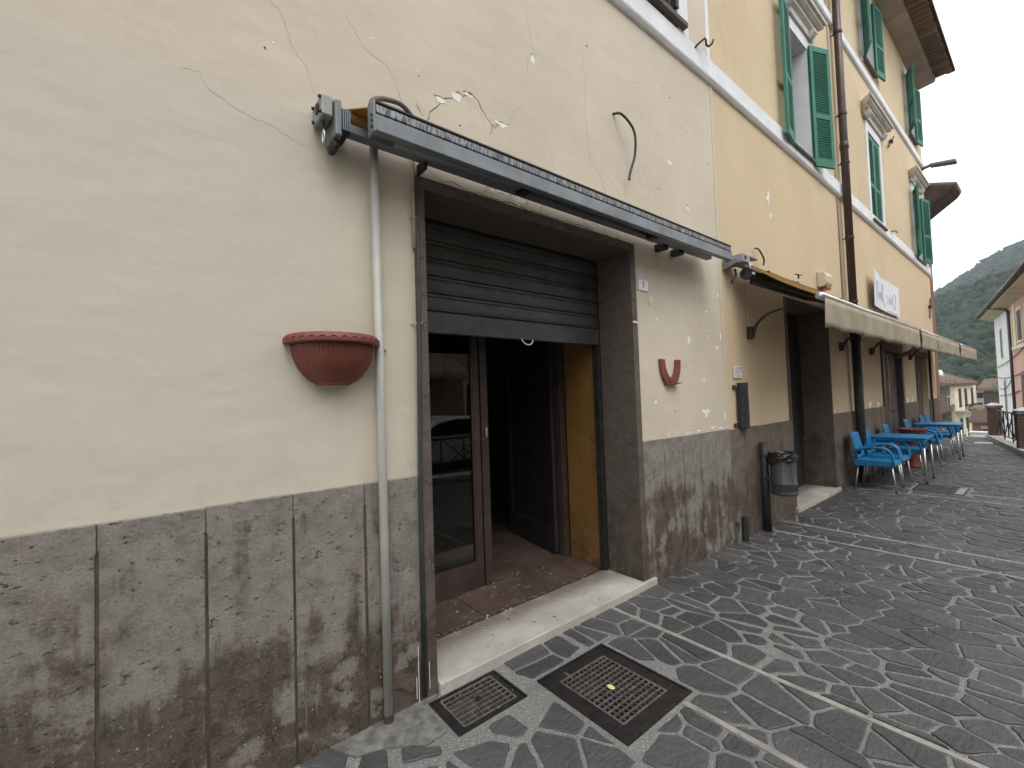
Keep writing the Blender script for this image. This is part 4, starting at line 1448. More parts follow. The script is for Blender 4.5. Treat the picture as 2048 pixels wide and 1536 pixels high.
def tiled_roof(parent, corners, nrow=14, name='roof', r=0.10, thick=0.12):
    """sloping roof of round tiles: corners = eave_a, eave_b, ridge_b, ridge_a; rows of tiles run from ridge to eave"""
    ea, eb, rb, ra = [Vector(c) for c in corners]
    m_ = MB()
    dn = Vector((0, 0, -thick))
    vv = [ea, eb, rb, ra, ea + dn, eb + dn, rb + dn, ra + dn]
    m_.add(vv, [(0, 1, 2, 3), (7, 6, 5, 4), (0, 4, 5, 1), (1, 5, 6, 2), (2, 6, 7, 3), (3, 7, 4, 0)])
    o = m_.build(name, M['rooftile'], parent)
    t_ = MB()
    for k in range(nrow):
        f = (k + 0.5) / nrow
        a, b = ra.lerp(rb, f), ea.lerp(eb, f)
        L = (b - a).length
        steps = max(3, int(L / 0.42))
        for j in range(steps):
            p0, p1 = a.lerp(b, j / steps), a.lerp(b, (j + 1.12) / steps)
            up = Vector((random.uniform(-.02, .02), random.uniform(-.02, .02), r * 0.25 + random.uniform(-.02, .02)))
            t_.tube([p0 + up, p1 + up + Vector((0, 0, 0.05))], [r * 0.85, r], 6, cap=True)
    tag(t_.build('tiles', M['rooftile'], o, smooth=False), kind='stuff')
    return o


# pink and white house over the railing
ph = empty('pink_house', (35, -1, -5), 'two storey house, white at its far end and salmon pink nearer, with brown louvred shutters', 'building')
F = Facade((45.0, 0.36), math.atan2(-0.148, -0.989))
F.w = (-F.w[0], -F.w[1]) if F.w[1] < 0 else F.w
# outward normal must face the street side of the camera (+y)
w = MB()
F.box(w, 0.0, 7.3, -9.0, 0.0, -7, 5.85)
w.build('white_wall', M['housewhite'], ph)
w = MB()
F.box(w, 7.303, 25.0, -9.0, 0.015, -7, 5.85)
w.build('pink_wall', M['housepink'], ph)
w = MB()
F.prism(w, [(-9, 5.853), (0.02, 5.853), (0.62, 6.02), (0.62, 6.16), (-9, 6.16)], -0.75, 26)
w.build('soffit', M['housecream'], ph)
w = MB()
F.prism(w, [(-9, 6.163), (0.72, 6.163), (0.72, 6.26), (-4, 7.4), (-9, 6.6)], -0.85, 26)
rfp = w.build('roof', M['rooftile'], ph)
w = MB()
w.tube([F.p(-0.85, 0.78, 6.18), F.p(26, 0.78, 6.18)], 0.075, 8)
w.build('gutter', M['brownpipe'], ph, smooth=True)
w = MB()
w.tube([F.p(5.2, 0.76, 6.12), F.p(6.6, 0.12, 5.75), F.p(7.2, 0.10, 5.55), F.p(7.25, 0.10, 3), F.p(7.3, 0.10, -6)], 0.075, 8)
w.build('downpipe', M['brownpipe'], ph, smooth=True)
w = MB()
F.box(w, 8.2, 8.9, 0.016, 0.06, 3.35, 5.84)
w.build('pale_pilaster', M['housecream'], ph)
w = MB()
F.box(w, 7.35, 25, 0.016, 0.07, 3.33, 3.52)
w.build('string_course', M['housecream'], ph)
louvre_window(F, ph, 9.35, 10.75, 3.72, 5.30, M['housecream'], None, 16)
louvre_window(F, ph, 9.3, 11.4, -0.2, 1.95, None, M['brownshut'], 16)
louvre_window(F, ph, 14.3, 15.7, 3.72, 5.30, M['housecream'], None, 16)
louvre_window(F, ph, 14.3, 15.7, -0.2, 1.75, M['housecream'], None, 16)
for (a0_, a1_, z0_, z1_) in ((2.5, 3.35, 3.05, 5.0), (2.9, 3.7, -0.6, 1.75)):
    w = MB()
    F.box(w, a0_, a1_, 0.002, 0.03, z0_, z1_)
    o = w.build('window', M['hood'], ph)
    w = MB()
    F.box(w, a0_ + 0.1, a1_ - 0.1, 0.031, 0.04, z0_ + 0.1, z1_ - 0.1)
    o2 = w.build('pane', M['carglass'], o)
    w = MB()
    F.box(w, (a0_ + a1_) / 2 - 0.03, (a0_ + a1_) / 2 + 0.03, 0.041, 0.06, z0_ + 0.1, z1_ - 0.1)
    w.build('glazing_bar', M['hood'], o)
for (za, zb, s0, s1, sag) in ((2.6, 3.3, 0.4, 11, .15), (1.9, 2.2, 0.3, 12, .2), (1.2, 1.9, 1.0, 7.0, .35), (0.7, 1.1, 1.0, 9.0, .1)):
    w = MB()
    pts = []
    for k in range(11):
        t = k / 10
        pts.append(F.p(s0 + (s1 - s0) * t, 0.06, za + (zb - za) * t - sag * 4 * t * (1 - t)))
    w.tube(pts, 0.022, 5)
    w.build('cable', M['iron'], ph)

# old stone house with a cream street side
sh_ = empty('stone_house', (95, 9, -7), 'old stone house with a cream front, tall dark shutters and a drooping tiled roof', 'building')
w = MB().box(90.0, 103, 7.35, 14, -9, 1.15)
w.build('stone_wall', M['rubble'], sh_)
F2 = Facade((89.96, 7.30), math.atan2(-1.0, 10.6))
w = MB()
F2.box(w, 0, 12.5, -0.5, 0.0, -9, 1.2)
w.build('cream_wall', M['housecream'], sh_)
tiled_roof(sh_, [(88.9, 6.75, 1.42), (101.0, 5.75, 1.45), (101.0, 10.5, 3.6), (90.6, 9.2, 3.0)], 30, r=0.19)
tiled_roof(sh_, [(88.2, 6.9, 1.45), (88.2, 13.5, 1.9), (92.6, 12.5, 3.4), (90.6, 9.1, 2.95)], 16, r=0.19)
w = MB().lathe([(0.0, 0.9), (0.25, 0.8), (0.4, 0.45), (0.38, 0.1), (0.3, -0.5)], (90.4, 8.75, 2.75), 10)
w.build('chimney_pot', M['housewhite'], sh_, smooth=True)
for (a0_, a1_) in ((2.2, 3.6), (5.4, 6.9), (9.2, 10.6)):
    for (z0_, z1_) in ((-1.9, 0.75), (-6.4, -3.6)):
        louvre_window(F2, sh_, a0_, a1_, z0_, z1_, None, M['brownshut'], 12)
w = MB()
F2.box(w, 0.2, 11, 0.0, 1.0, -2.6, -2.35)
bal = w.build('balcony', M['hood'], sh_)
w = MB()
F2.box(w, 0.2, 11, 0.95, 0.99, -1.55, -1.48)
for k in range(28):
    F2.box(w, 0.25 + k * 0.39, 0.29 + k * 0.39, 0.95, 0.99, -2.34, -1.55)
w.build('railing', M['iron'], bal)
w = MB()
F2.box(w, 7.2, 9.8, 0.3, 0.92, -2.34, -1.6)
w.build('flower_box', M['leafy2'], bal)
w = MB().box(89.94, 89.99, 7.75, 8.05, -1.75, -0.2)
o = w.build('window', M['housecream'], sh_)
MB().box(89.90, 89.94, 7.81, 7.99, -1.6, -0.35).build('pane', M['carglass'], o)
tiled_roof(sh_, [(86.8, 7.15, -2.1), (86.8, 10.4, -3.4), (89.9, 10.4, -2.5), (89.9, 7.3, -1.5)], 9, r=0.18, name='lean_to_roof')

wh = empty('white_gabled_house', (115, 7.5, -8), 'small white house with a pitched tiled roof half hidden behind the stone house', 'building')
w = MB().prism([(5.9, -8), (9.5, -8), (9.5, -1.6), (6.6, 0.75), (5.9, 0.2)], 'x', 112, 122)
w.build('wall', M['housewhite'], wh)
tiled_roof(wh, [(111.2, 9.9, -1.75), (122, 9.9, -1.75), (122, 6.6, 0.95), (111.2, 6.6, 0.95)], 16, r=0.2)
tiled_roof(wh, [(111.2, 5.6, 0.12), (122, 5.6, 0.12), (122, 6.6, 0.95), (111.2, 6.6, 0.95)], 16, r=0.2)
for (y, z) in ((6.45, -0.6), (7.4, -2.4), (6.5, -3.6)):
    w = MB().box(111.93, 112.0, y - 0.38, y + 0.38, z - 0.5, z + 0.4)
    w.build('window', M['brownshut'], wh)

gh = empty('grey_house', (105, 3.5, -8), 'low dark boarded house with a mossy pale roof, left of the white house', 'building')
MB().box(104, 110.5, 1.2, 5.45, -8, 0.1).build('wall', simple('dark_boards', (0.09, 0.065, 0.055), 0.9, 0, 0.3, 1.2), gh)
tiled_roof(gh, [(103.0, 0.9, 0.75), (103.0, 6.05, 0.45), (110, 5.6, 1.95), (110, 0.9, 2.2)], 26, r=0.2)
w = MB().box(103.94, 104, 2.1, 3.3, -4.4, -1.6).build('shutter', M['brownshut'], gh)

lr = empty('tiled_outbuilding', (82, 4, -8), 'low outbuilding under a wide brown tiled roof, left of the brick pier', 'building')
MB().box(80.5, 87, 1.8, 4.9, -9, -3.4).build('wall', M['redwall'], lr)
tiled_roof(lr, [(79.2, 1.5, -3.3), (79.2, 5.0, -3.3), (88, 5.2, -2.1), (88, 2.0, -2.0)], 22, r=0.2)
tiled_roof(lr, [(86, 4.6, -2.3), (90.4, 5.9, -2.3), (92, 5.4, -1.75), (88, 4.0, -1.85)], 10, r=0.2)
MB().box(80.42, 80.49, 2.2, 4.1, -4.2, -3.85).build('lintel', M['hood'], lr)
MB().box(80.43, 80.49, 2.4, 3.9, -6.5, -4.2).build('door', M['roomdark'], lr)

lw = empty('low_white_wall', (57, 2.2, -4), 'low white parapet wall in shade below the end of the pavement', 'wall')
MB().box(56, 57, 1.75, 2.9, -5, -2.85).build('wall', M['housewhite'], lw, 0.05)
MB().box(55.9, 57.1, 1.7, 2.95, -2.848, -2.72).build('coping', M['kerb'], lw, 0.03)
MB().box(55.7, 55.85, 2.98, 3.10, -5, -2.45).build('post', M['housewhite'], lw, 0.03)
MB().box(55.7, 57, 3.12, 5.0, -5, -2.95).build('shed_wall', M['redwall'], lw)
MB().tube([(55.6, 3.1, -2.55), (55.6, 3.7, -2.8), (55.6, 5.0, -2.5)], 0.04, 6).build('handrail', M['hood'], lw)

# ------------------------------------------------------------------ railing, piers, kerb
def rail_pt(x, off=0.0):
    return (x, -4.70 + x * 0.199 + off)


ra_ = math.atan2(0.199, 1)
kb = MB()
FR = Facade((-6.0, rail_pt(-6)[1]), ra_)
Ltot = 24.6 / math.cos(ra_)
nk = 26
kerb = empty('kerb', (6, -3.5, 0), 'pale stone kerb under the iron railing at the street edge', 'kerb')
for k in range(nk):
    w = MB()
    a = Ltot * k / nk
    FR.box(w, a + 0.004, a + Ltot / nk - 0.004, -0.16, 0.16, -0.03, 0.11 + random.uniform(-.006, .006))
    w.build('kerbstone', M['kerb'], kerb, 0.012)
PIER_S = [24.75, 21.5]


def pier(s, label):
    c = FR.p(s, 0, 0)
    t = empty('brick_pier', (c[0], c[1], 0), label, 'pier', 'brick piers of the street railing')
    w = MB()
    hw = 0.13
    FR.box(w, s - hw + .012, s + hw - .012, -hw + .012, hw - .012, -0.03, 0.87)
    w.build('core', M['mortar'], t)
    w = MB()
    rows = 13
    for r_ in range(rows):
        z0_ = -0.02 + r_ * 0.0685
        for (k, (s0, s1, n0, n1)) in enumerate(((-hw, hw, -hw, -hw + .02), (-hw, hw, hw - .02, hw), (-hw, -hw + .02, -hw + .021, hw - .021), (hw - .02, hw, -hw + .021, hw - .021))):
            cut = 0.5 if r_ % 2 else 0.28
            if k < 2:
                m_ = s0 + (s1 - s0) * cut
                for (p, q_) in ((s0, m_ - .005), (m_ + .005, s1)):
                    FR.box(w, s + p, s + q_, n0 + random.uniform(-.003, .003), n1, z0_, z0_ + 0.058)
            else:
                m_ = n0 + (n1 - n0) * cut
                for (p, q_) in ((n0, m_ - .005), (m_ + .005, n1)):
                    FR.box(w, s + s0, s + s1, p, q_, z0_, z0_ + 0.058)
    tag(w.build('bricks', M['brick'], t), kind='stuff')
    w = MB()
    FR.box(w, s - 0.155, s + 0.155, -0.155, 0.155, 0.872, 0.945)
    w.build('cap_course', M['cement'], t, 0.012)
    w = MB()
    e = 0.165
    z = 0.947
    w.add([FR.p(s - e, -e, z), FR.p(s + e, -e, z), FR.p(s + e, e, z), FR.p(s - e, e, z), FR.p(s - .05, -.05, z + .07), FR.p(s + .05, -.05, z + .07), FR.p(s + .05, .05, z + .07), FR.p(s - .05, .05, z + .07)],
          [(0, 3, 2, 1), (4, 5, 6, 7), (0, 1, 5, 4), (1, 2, 6, 5), (2, 3, 7, 6), (3, 0, 4, 7)])
    w.build('cap_stone', M['kerb'], t, 0.006)
    return t


for s, lb in ((24.75, 'brick pier with a pale cap where the pavement ends'), (21.35, 'brick pier with a pale cap cut by the right edge of the photo'), (14.9, 'brick pier with a pale cap behind the viewer'), (8.4, 'brick pier further back along the railing'), (1.9, 'last brick pier at the near end of the railing')):
    pier(s, lb)


def rail_panel(s0, s1, label):
    c = FR.p((s0 + s1) / 2, 0, 0)
    t = empty('iron_railing', (c[0], c[1], 0.1), label, 'railing', 'iron railing panels along the kerb')
    def bar(a, za, b, zb, r=0.013, nm='bar', n=0.0):
        MB().tube([FR.p(a, n, za), FR.p(b, n, zb)], r, 6).build(nm, M['iron'], t)
    MB().tube([FR.p(s0, 0, 0.83), FR.p(s1, 0, 0.83)], 0.022, 8).build('top_rail', M['iron'], t)
    bar(s0, 0.20, s1, 0.20, 0.016, 'bottom_rail')
    nb = max(2, round((s1 - s0) / 0.92))
    bw = (s1 - s0) / nb
    for k in range(nb):
        a, b = s0 + k * bw, s0 + (k + 1) * bw
        bar(a + 0.01, 0.11, a + 0.01, 0.83, 0.015, 'post')
        mid = (a + b) / 2
        bar(mid, 0.2, mid, 0.83)
        bar(a + 0.03, 0.2, mid, 0.62, 0.011, 'diagonal')
        bar(b - 0.03, 0.2, mid, 0.62, 0.011, 'diagonal')
        bar(a + 0.03, 0.83, mid, 0.42, 0.011, 'diagonal', 0.02)
        bar(b - 0.03, 0.83, mid, 0.42, 0.011, 'diagonal', 0.02)
        bar(a + 0.25 * bw, 0.66, b - 0.25 * bw, 0.66, 0.009, 'crossbar')
        bar(a + 0.25 * bw, 0.36, b - 0.25 * bw, 0.36, 0.009, 'crossbar')
    return t


rail_panel(21.62, 24.5, 'dark iron railing of crossed bars between the two brick piers')
rail_panel(15.15, 21.1, 'dark iron railing panel nearer than the brick piers, out of the frame')
rail_panel(8.65, 14.6, 'dark iron railing panel seen mirrored in the shop glass')
rail_panel(2.15, 8.1, 'dark iron railing panel at the near end of the street')

# ------------------------------------------------------------------ lower street, car and house over the road (seen mirrored in the shop glass)
MB().prism([(-30, -5.6), (14, -2.9), (14, -13), (-30, -13)], 'z', -0.9, -0.35).build('lower_street', M['asphalt'])
tag(bpy.data.objects['lower_street'], 'grey asphalt street below the railing', None, None, 'structure')
car = empty('parked_car', (6.3, -7.4, -0.35), 'white parked car on the lower street beyond the railing', 'car')
side = [(-1.95, 0.25), (-2.0, 0.55), (-1.85, 0.85), (-1.0, 0.98), (-0.35, 1.40), (0.3, 1.50), (1.1, 1.46), (1.75, 1.15), (1.98, 0.95), (2.0, 0.5), (1.9, 0.25)]
cb = MB().prism([(6.3 + x, -0.35 + z) for x, z in side], 'y', -8.2, -6.6)
cb.build('body', M['carpaint'], car, 0.09, seg=3)
gl_ = [(-0.85, 1.0), (-0.32, 1.33), (0.25, 1.42), (0.95, 1.39), (1.5, 1.12), (1.5, 1.0)]
MB().prism([(6.3 + x, -0.35 + z) for x, z in gl_], 'y', -8.215, -6.585).build('side_window', M['carglass'], car)
for x in (-1.25, 1.25):
    for y in (-8.22, -6.78):
        w = MB()
        w.tube([(6.3 + x, y, -0.04), (6.3 + x, y + 0.2, -0.04)], 0.31, 20)
        wo_ = w.build('wheel', M['tyre'], car)
        MB().tube([(6.3 + x, y - 0.005, -0.04), (6.3 + x, y + 0.205, -0.04)], 0.2, 16).build('rim', M['alu2'], wo_)
oh = empty('house_over_the_road', (2, -14, -0.4), 'plain pale house with shuttered windows across the lower street', 'building')
FO = Facade((14.0, -12.8), PI)
w = MB()
FO.box(w, 0, 34, -8, 0, -1, 8.2)
w.build('wall', simple('faded_ochre_plaster', (0.36, 0.30, 0.22), 0.9, 0, 0.1, 0.8), oh)
for k in range(8):
    louvre_window(FO, oh, 2 + k * 4, 3.1 + k * 4, 4.6, 6.4, M['housewhite'])
    louvre_window(FO, oh, 2 + k * 4, 3.1 + k * 4, 0.2, 2.3, M['housewhite'])
w = MB()
FO.box(w, -0.3, 34.3, -8.3, 0.6, 8.203, 8.5)
w.build('roof', M['rooftile'], oh)
w = MB()
FO.prism(w, [(0.01, 3.4), (1.1, 2.75), (1.1, 2.5), (1.08, 2.5), (1.08, 2.72), (0.01, 3.36)], 3.6, 9.2)
w.build('shop_awning', M['fab2'], oh)

# ------------------------------------------------------------------ valley, hills and forest
def grid_mesh(name, xs, ys, h, mat):
    nx, ny = len(xs), len(ys)
    X, Y = np.meshgrid(xs, ys, indexing='ij')
    Z = h(X, Y)
    v = np.stack([X, Y, Z], -1).reshape(-1, 3)
    idx = np.arange(nx * ny).reshape(nx, ny)
    f = np.stack([idx[:-1, :-1], idx[1:, :-1], idx[1:, 1:], idx[:-1, 1:]], -1).reshape(-1, 4)
    me = bpy.data.meshes.new(name)
    me.from_pydata(v.tolist(), [], f.tolist())
    me.materials.append(mat)
    me.polygons.foreach_set('use_smooth', [True] * len(me.polygons))
    return link(name, me)


def bumps(X, Y, s, seed):
    r_ = np.random.default_rng(seed)
    z = np.zeros_like(X)
    for k in range(7):
        a, b, p = r_.normal(0, 1, 2) / s, r_.uniform(0, 6), r_.uniform(0.4, 1)
        z = z + p * np.sin(X * a[0] + Y * a[1] + b)
    return z / 3


def h_near(X, Y):
    r_top = 41.5 - 0.36 * (Y - 4) + 1.6 * bumps(X, Y, 14, 1)
    t = np.clip((X - 128) / 122, 0, 1)
    up = -8 + (r_top + 8) * (t ** 0.85)
    down = np.clip((X - 250) / 90, 0, 1)
    return up - down * 30


def h_far(X, Y):
    r_top = 120.5 - 0.60 * (Y - 11) + 4.0 * bumps(X, Y, 30, 2)
    t = np.clip((X - 300) / 300, 0, 1)
    return -10 + (r_top + 10) * t ** 0.8 - np.clip((X - 600) / 200, 0, 1) * 40


g = grid_mesh('ground', np.linspace(-400, 1200, 60), np.linspace(-700, 700, 60), lambda X, Y: np.full_like(X, -8.5), M['earth'])
tag(g, 'dark valley ground running out to the hills', None, None, 'structure')
g = grid_mesh('near_hill', np.linspace(126, 345, 50), np.linspace(-110, 150, 60), h_near, M['leafy'])
tag(g, 'dark wooded hillside rising beyond the roofs', None, None, 'structure')
g = grid_mesh('far_hill', np.linspace(300, 820, 50), np.linspace(-240, 320, 70), h_far, M['leafy'])
tag(g, 'distant hazy mountain ridge behind the near hill', None, None, 'structure')


def ico(sub):
    import bmesh
    bm = bmesh.new()
    bmesh.ops.create_icosphere(bm, subdivisions=sub, radius=1)
    v = np.array([x.co[:] for x in bm.verts])
    f = np.array([[q.index for q in x.verts] for x in bm.faces])
    bm.free()
    return v, f


def crowns(name, P, S_, sub, seed, mat, label):
    v0, f0 = ico(sub)
    r_ = np.random.default_rng(seed)
    n0 = len(v0)
    V, Fc = [], []
    variants = []
    for k in range(6):
        d = np.zeros(n0)
        for j in range(9):
            a = r_.normal(0, 2.6, 3)
            d += np.sin(v0 @ a + r_.uniform(0, 6))
        variants.append(v0 * (1 + 0.085 * d + r_.normal(0, 0.17, n0))[:, None])
    for i, (p, s) in enumerate(zip(P, S_)):
        v = variants[i % 6]
        a = r_.uniform(0, 6.28)
        c, s_ = math.cos(a), math.sin(a)
        q = np.stack([v[:, 0] * c - v[:, 1] * s_, v[:, 0] * s_ + v[:, 1] * c, v[:, 2] * r_.uniform(0.8, 1.25)], 1) * s + p
        V.append(q)
        Fc.append(f0 + i * n0)
    V = np.concatenate(V)
    Fc = np.concatenate(Fc)
    me = bpy.data.meshes.new(name)
    me.vertices.add(len(V))
    me.vertices.foreach_set('co', V.astype(np.float32).ravel())
    me.loops.add(Fc.size)
    me.loops.foreach_set('vertex_index', Fc.astype(np.int32).ravel())
    me.polygons.add(len(Fc))
    me.polygons.foreach_set('loop_start', np.arange(0, Fc.size, 3, dtype=np.int32))
    me.update(calc_edges=True)
    me.validate()
    me.materials.append(mat)
    o = link(name, me)
    return tag(o, label, 'forest', None, 'stuff')


N = 4300
px = 135 + (rng.random(N) ** 0.9) * 135
py = -28 + rng.random(N) * 75
P = np.stack([px, py, h_near(px, py)], 1)
S_ = rng.uniform(0.9, 2.5, N)
P[:, 2] += S_ * 0.35
crowns('near_forest', P, S_, 2, 21, M['leafy'], 'dark green forest covering the near hillside')
N = 2900
px = 330 + rng.random(N) * 285
py = -60 + rng.random(N) * 190
P = np.stack([px, py, h_far(px, py)], 1)
S_ = rng.uniform(2.0, 4.6, N)
P[:, 2] += S_ * 0.3
crowns('far_forest', P, S_, 2, 22, M['leafy'], 'pale blue green forest on the distant ridge')


def tree(name, x, y, zb, ht, cr, seed, mat, label):
    """tapered trunk, limbs and a crown of many small leaf clumps"""
    rg_ = random.Random(seed)
    t = empty(name, (x, y, zb), label, 'tree', 'trees and bushes among the far roofs')
    w = MB()
    w.tube([(x, y, zb), (x + .1, y, zb + ht * .4), (x, y + .1, zb + ht * .7)], [cr * .09, cr * .06, cr * .03], 8)
    for k in range(5):
        a = rg_.uniform(0, 6.28)
        w.tube([(x, y, zb + ht * rg_.uniform(.3, .6)), (x + cr * .6 * math.cos(a), y + cr * .6 * math.sin(a), zb + ht * .8)], [cr * .04, cr * .015], 6)
    w.build('trunk', M['wooddark'], t)
    c = MB()
    for k in range(900):
        a, b, q = rg_.uniform(0, 6.28), rg_.uniform(-1, 1), rg_.random() ** 0.45
        s_ = math.sqrt(1 - b * b)
        lump = 1 + 0.25 * math.sin(3 * a + 2 * b + seed)
        p = Vector((x + cr * q * lump * s_ * math.cos(a), y + cr * q * lump * s_ * math.sin(a), zb + ht * .66 + ht * .36 * q * lump * b))
        e1 = Vector((rg_.gauss(0, 1), rg_.gauss(0, 1), rg_.gauss(0, 1))).normalized()
        e2 = e1.orthogonal().normalized()
        s1 = cr * rg_.uniform(.05, .11)
        c.add([p - e1 * s1, p - e2 * s1 * .6, p + e1 * s1, p + e2 * s1 * .6], [(0, 1, 2, 3)])
    c.build('crown', mat, t)


tree('leafy_tree', 122, 3.1, -8, 11.5, 3.4, 1, M['leafy2'], 'pale green bushy tree over the mossy roof left of the white house end')
tree('leafy_tree', 125, 7.0, -8, 9.0, 3.0, 2, M['leafy'], 'dark round tree behind the white gabled house')
tree('leafy_tree', 62, 0.75, -5, 9.6, 1.1, 3, M['leafy2'], 'slim light green tree beside the edge of the white house end')

# ================================================================== THINGS ON AND BEFORE THE FACADE
# left awning, nearly closed
aw = empty('folded_awning', (2.5, -0.1, 2.9), 'grey metal awning bar rolled in above the half raised shop shutter', 'awning')
xa, xb = 0.81, 4.36
yb = -0.285
bar = MB().prism([(yb, 2.862), (yb - .012, 2.866), (yb - .012, 2.942), (yb, 2.95), (yb + .05, 2.95), (yb + .06, 2.90), (yb + .03, 2.862)], 'x', xa, xb)
bo = bar.build('front_bar', M['alu'], aw, 0.002)
MB().prism([(yb + .002, 2.953), (yb - .006, 2.957), (yb - .006, 2.994), (yb + .004, 3.0), (yb + .05, 3.0), (yb + .05, 2.953)], 'x', xa + .004, xb + .012).build('valance_track', M['track'], aw, 0.002)
MB().prism([(yb - .010, 3.0015), (yb - .010, 3.010), (yb + .055, 3.012), (yb + .055, 3.0015)], 'x', xa - .002, xb + .016).build('top_lip', M['iron'], aw)
MB().box(xa - .012, xa - .001, yb - .014, yb + .06, 2.858, 3.004).build('end_cap', M['alu'], aw, 0.003)
MB().box(xb + .001, xb + .010, yb - .014, yb + .05, 2.858, 2.952).build('end_cap', M['alu'], aw, 0.003)
for z in (2.885, 2.915, 2.94):
    MB().tube([(xa - .018, yb + .005, z), (xa - .010, yb + .005, z)], 0.006, 8).build('screw', M['iron'], aw)
MB().add([(0.735, -0.105, 3.03), (xb - .02, -0.105, 3.03), (xb - .02, yb + .05, 3.005), (xa + .005, yb + .05, 3.005), (0.735, -0.105, 3.036), (xb - .02, -0.105, 3.036), (xb - .02, yb + .05, 3.011), (xa + .005, yb + .05, 3.011)],
         [(0, 3, 2, 1), (4, 5, 6, 7), (0, 1, 5, 4), (1, 2, 6, 5), (2, 3, 7, 6), (3, 0, 4, 7)]).build('cloth', M['fab1'], aw)
MB().tube([(0.74, -0.09, 3.0), (xb - .05, -0.09, 3.0)], 0.036, 14).build('cloth_roll', M['fab1'], aw, smooth=True)
MB().box(0.70, 4.30, -0.135, -0.075, 2.908, 2.955).build('torsion_bar', M['alu'], aw, 0.006)
MB().tube([(0.95, -0.19, 2.90), (1.78, -0.20, 2.895)], 0.026, 10, 0.8).build('folding_arm', M['alu'], aw, smooth=True)
MB().tube([(3.20, -0.20, 2.895), (4.15, -0.19, 2.905)], 0.03, 10, 0.8).build('folding_arm', M['alu'], aw, smooth=True)
for x in (1.79, 3.17):
    MB().box(x - 0.04, x + 0.04, -0.235, -0.165, 2.86, 2.925).build('elbow', M['iron'], aw, 0.01)
for x, hw_ in ((1.165, 0.008), (3.52, 0.03), (3.78, 0.03)):
    MB().box(x - hw_, x + hw_, -0.12, -0.01, 2.865, 2.93).build('wall_bracket', M['iron'], aw, 0.008)
gb = MB().box(0.610, 0.665, -0.150, -0.005, 2.945, 3.045)
gbo = gb.build('gear_box', M['gear'], aw, 0.008)
for (y, z) in ((-0.14, 3.03), (-0.14, 2.96), (-0.03, 3.03), (-0.03, 2.96)):
    MB().tube([(0.600, y, z), (0.612, y, z)], 0.008, 8).build('screw', M['iron'], gbo)
MB().tube([(0.604, -0.09, 2.995), (0.611, -0.09, 2.995)], 0.025, 14).build('gear_cover', M['iron'], gbo)
MB().box(0.667, 0.700, -0.165, -0.002, 2.86, 3.035).build('side_plate', M['alu'], aw, 0.008)
MB().box(0.702, 0.745, -0.150, -0.002, 2.895, 3.01).build('wall_bracket', M['iron'], aw, 0.008)
fins = MB()
for k in range(4):
    fins.box(0.704 + k * 0.010, 0.710 + k * 0.010, -0.160, -0.151, 2.90, 3.0)
tag(fins.build('bracket_ribs', M['alu'], aw), kind='stuff')
MB().box(0.668, 0.70, -0.13, -0.03, 2.82, 2.858).build('lower_lug', M['iron'], aw, 0.01)
lp = [(0.632, -0.10 + 0.016 * math.sin(a), 2.868 + 0.032 * math.cos(a)) for a in [2 * PI * k / 14 for k in range(15)]]
MB().tube(lp, 0.0045, 6).build('crank_eye', M['alu2'], aw, smooth=True)
MB().tube([(0.632, -0.10, 2.90), (0.634, -0.09, 2.95)], 0.008, 8).build('crank_shaft', M['iron'], aw)


def tube_thing(name, path, r, mat, label, cat, n=8, group=None):
    o = MB().tube(path, r, n).build(name, mat, None, smooth=True, recenter=True)
    return tag(o, label, cat, group)


def bez(P, n=20):
    """smooth curve through P (Catmull-Rom)"""
    P = [Vector(p) for p in P]
    Q = [P[0]] + P + [P[-1]]
    out = []
    for i in range(1, len(Q) - 2):
        for k in range(n):
            t = k / n
            a, b, c, d = Q[i - 1], Q[i], Q[i + 1], Q[i + 2]
            out.append(0.5 * ((2 * b) + (c - a) * t + (2 * a - 5 * b + 4 * c - d) * t * t + (3 * b - a - 3 * c + d) * t ** 3))
    out.append(P[-1])
    return out


tube_thing('hose', bez([(0.84, -0.16, 3.06), (0.88, -0.10, 3.145), (0.96, -0.05, 3.21), (1.06, -0.03, 3.235), (1.13, -0.016, 3.21), (1.19, -0.012, 3.14)], 6), 0.013, simple('grey_hose', (0.10, 0.085, 0.085), 0.6), 'grey hose arching over the left end of the folded awning', 'hose')
tube_thing('cable_stub', bez([(2.99, 0.004, 3.94), (3.03, -0.06, 3.92), (3.13, -0.10, 3.80), (3.15, -0.09, 3.62), (3.10, -0.07, 3.45), (3.08, -0.07, 3.38)], 8), 0.0105, M['black'], 'loose black cable poking out of the cream wall above the awning', 'cable')
# conduits
cp = empty('wall_conduit', (0.905, -0.03, 0), 'thick grey plastic conduit running up the wall beside the wall planter', 'pipe')
MB().tube([(0.905, -0.047, 0.03), (0.904, -0.046, 1.2), (0.900, -0.044, 2.98)], 0.0225, 14).build('tube', M['pipe'], cp, smooth=True)
MB().tube([(0.905, -0.046, -0.005), (0.905, -0.046, 0.04)], 0.026, 12).build('rusty_foot', simple('rusty_ring', (0.06, 0.032, 0.026), 0.9), cp)
cl = MB().tube([(0.868, -0.004, 1.885), (0.873, -0.045, 1.885), (0.90, -0.056, 1.885), (0.925, -0.048, 1.883), (0.93, -0.02, 1.88), (0.957, -0.004, 1.875)], 0.005, 6)
cl.build('clip', M['alu2'], cp)
c2 = empty('thin_conduit', (1.118, -0.01, 0), 'thin conduit turning into a dark cable along the left door jamb', 'pipe')
MB().tube([(1.135, -0.014, 2.98), (1.134, -0.014, 2.45)], 0.0115, 10).build('tube', M['pipe2'], c2, smooth=True)
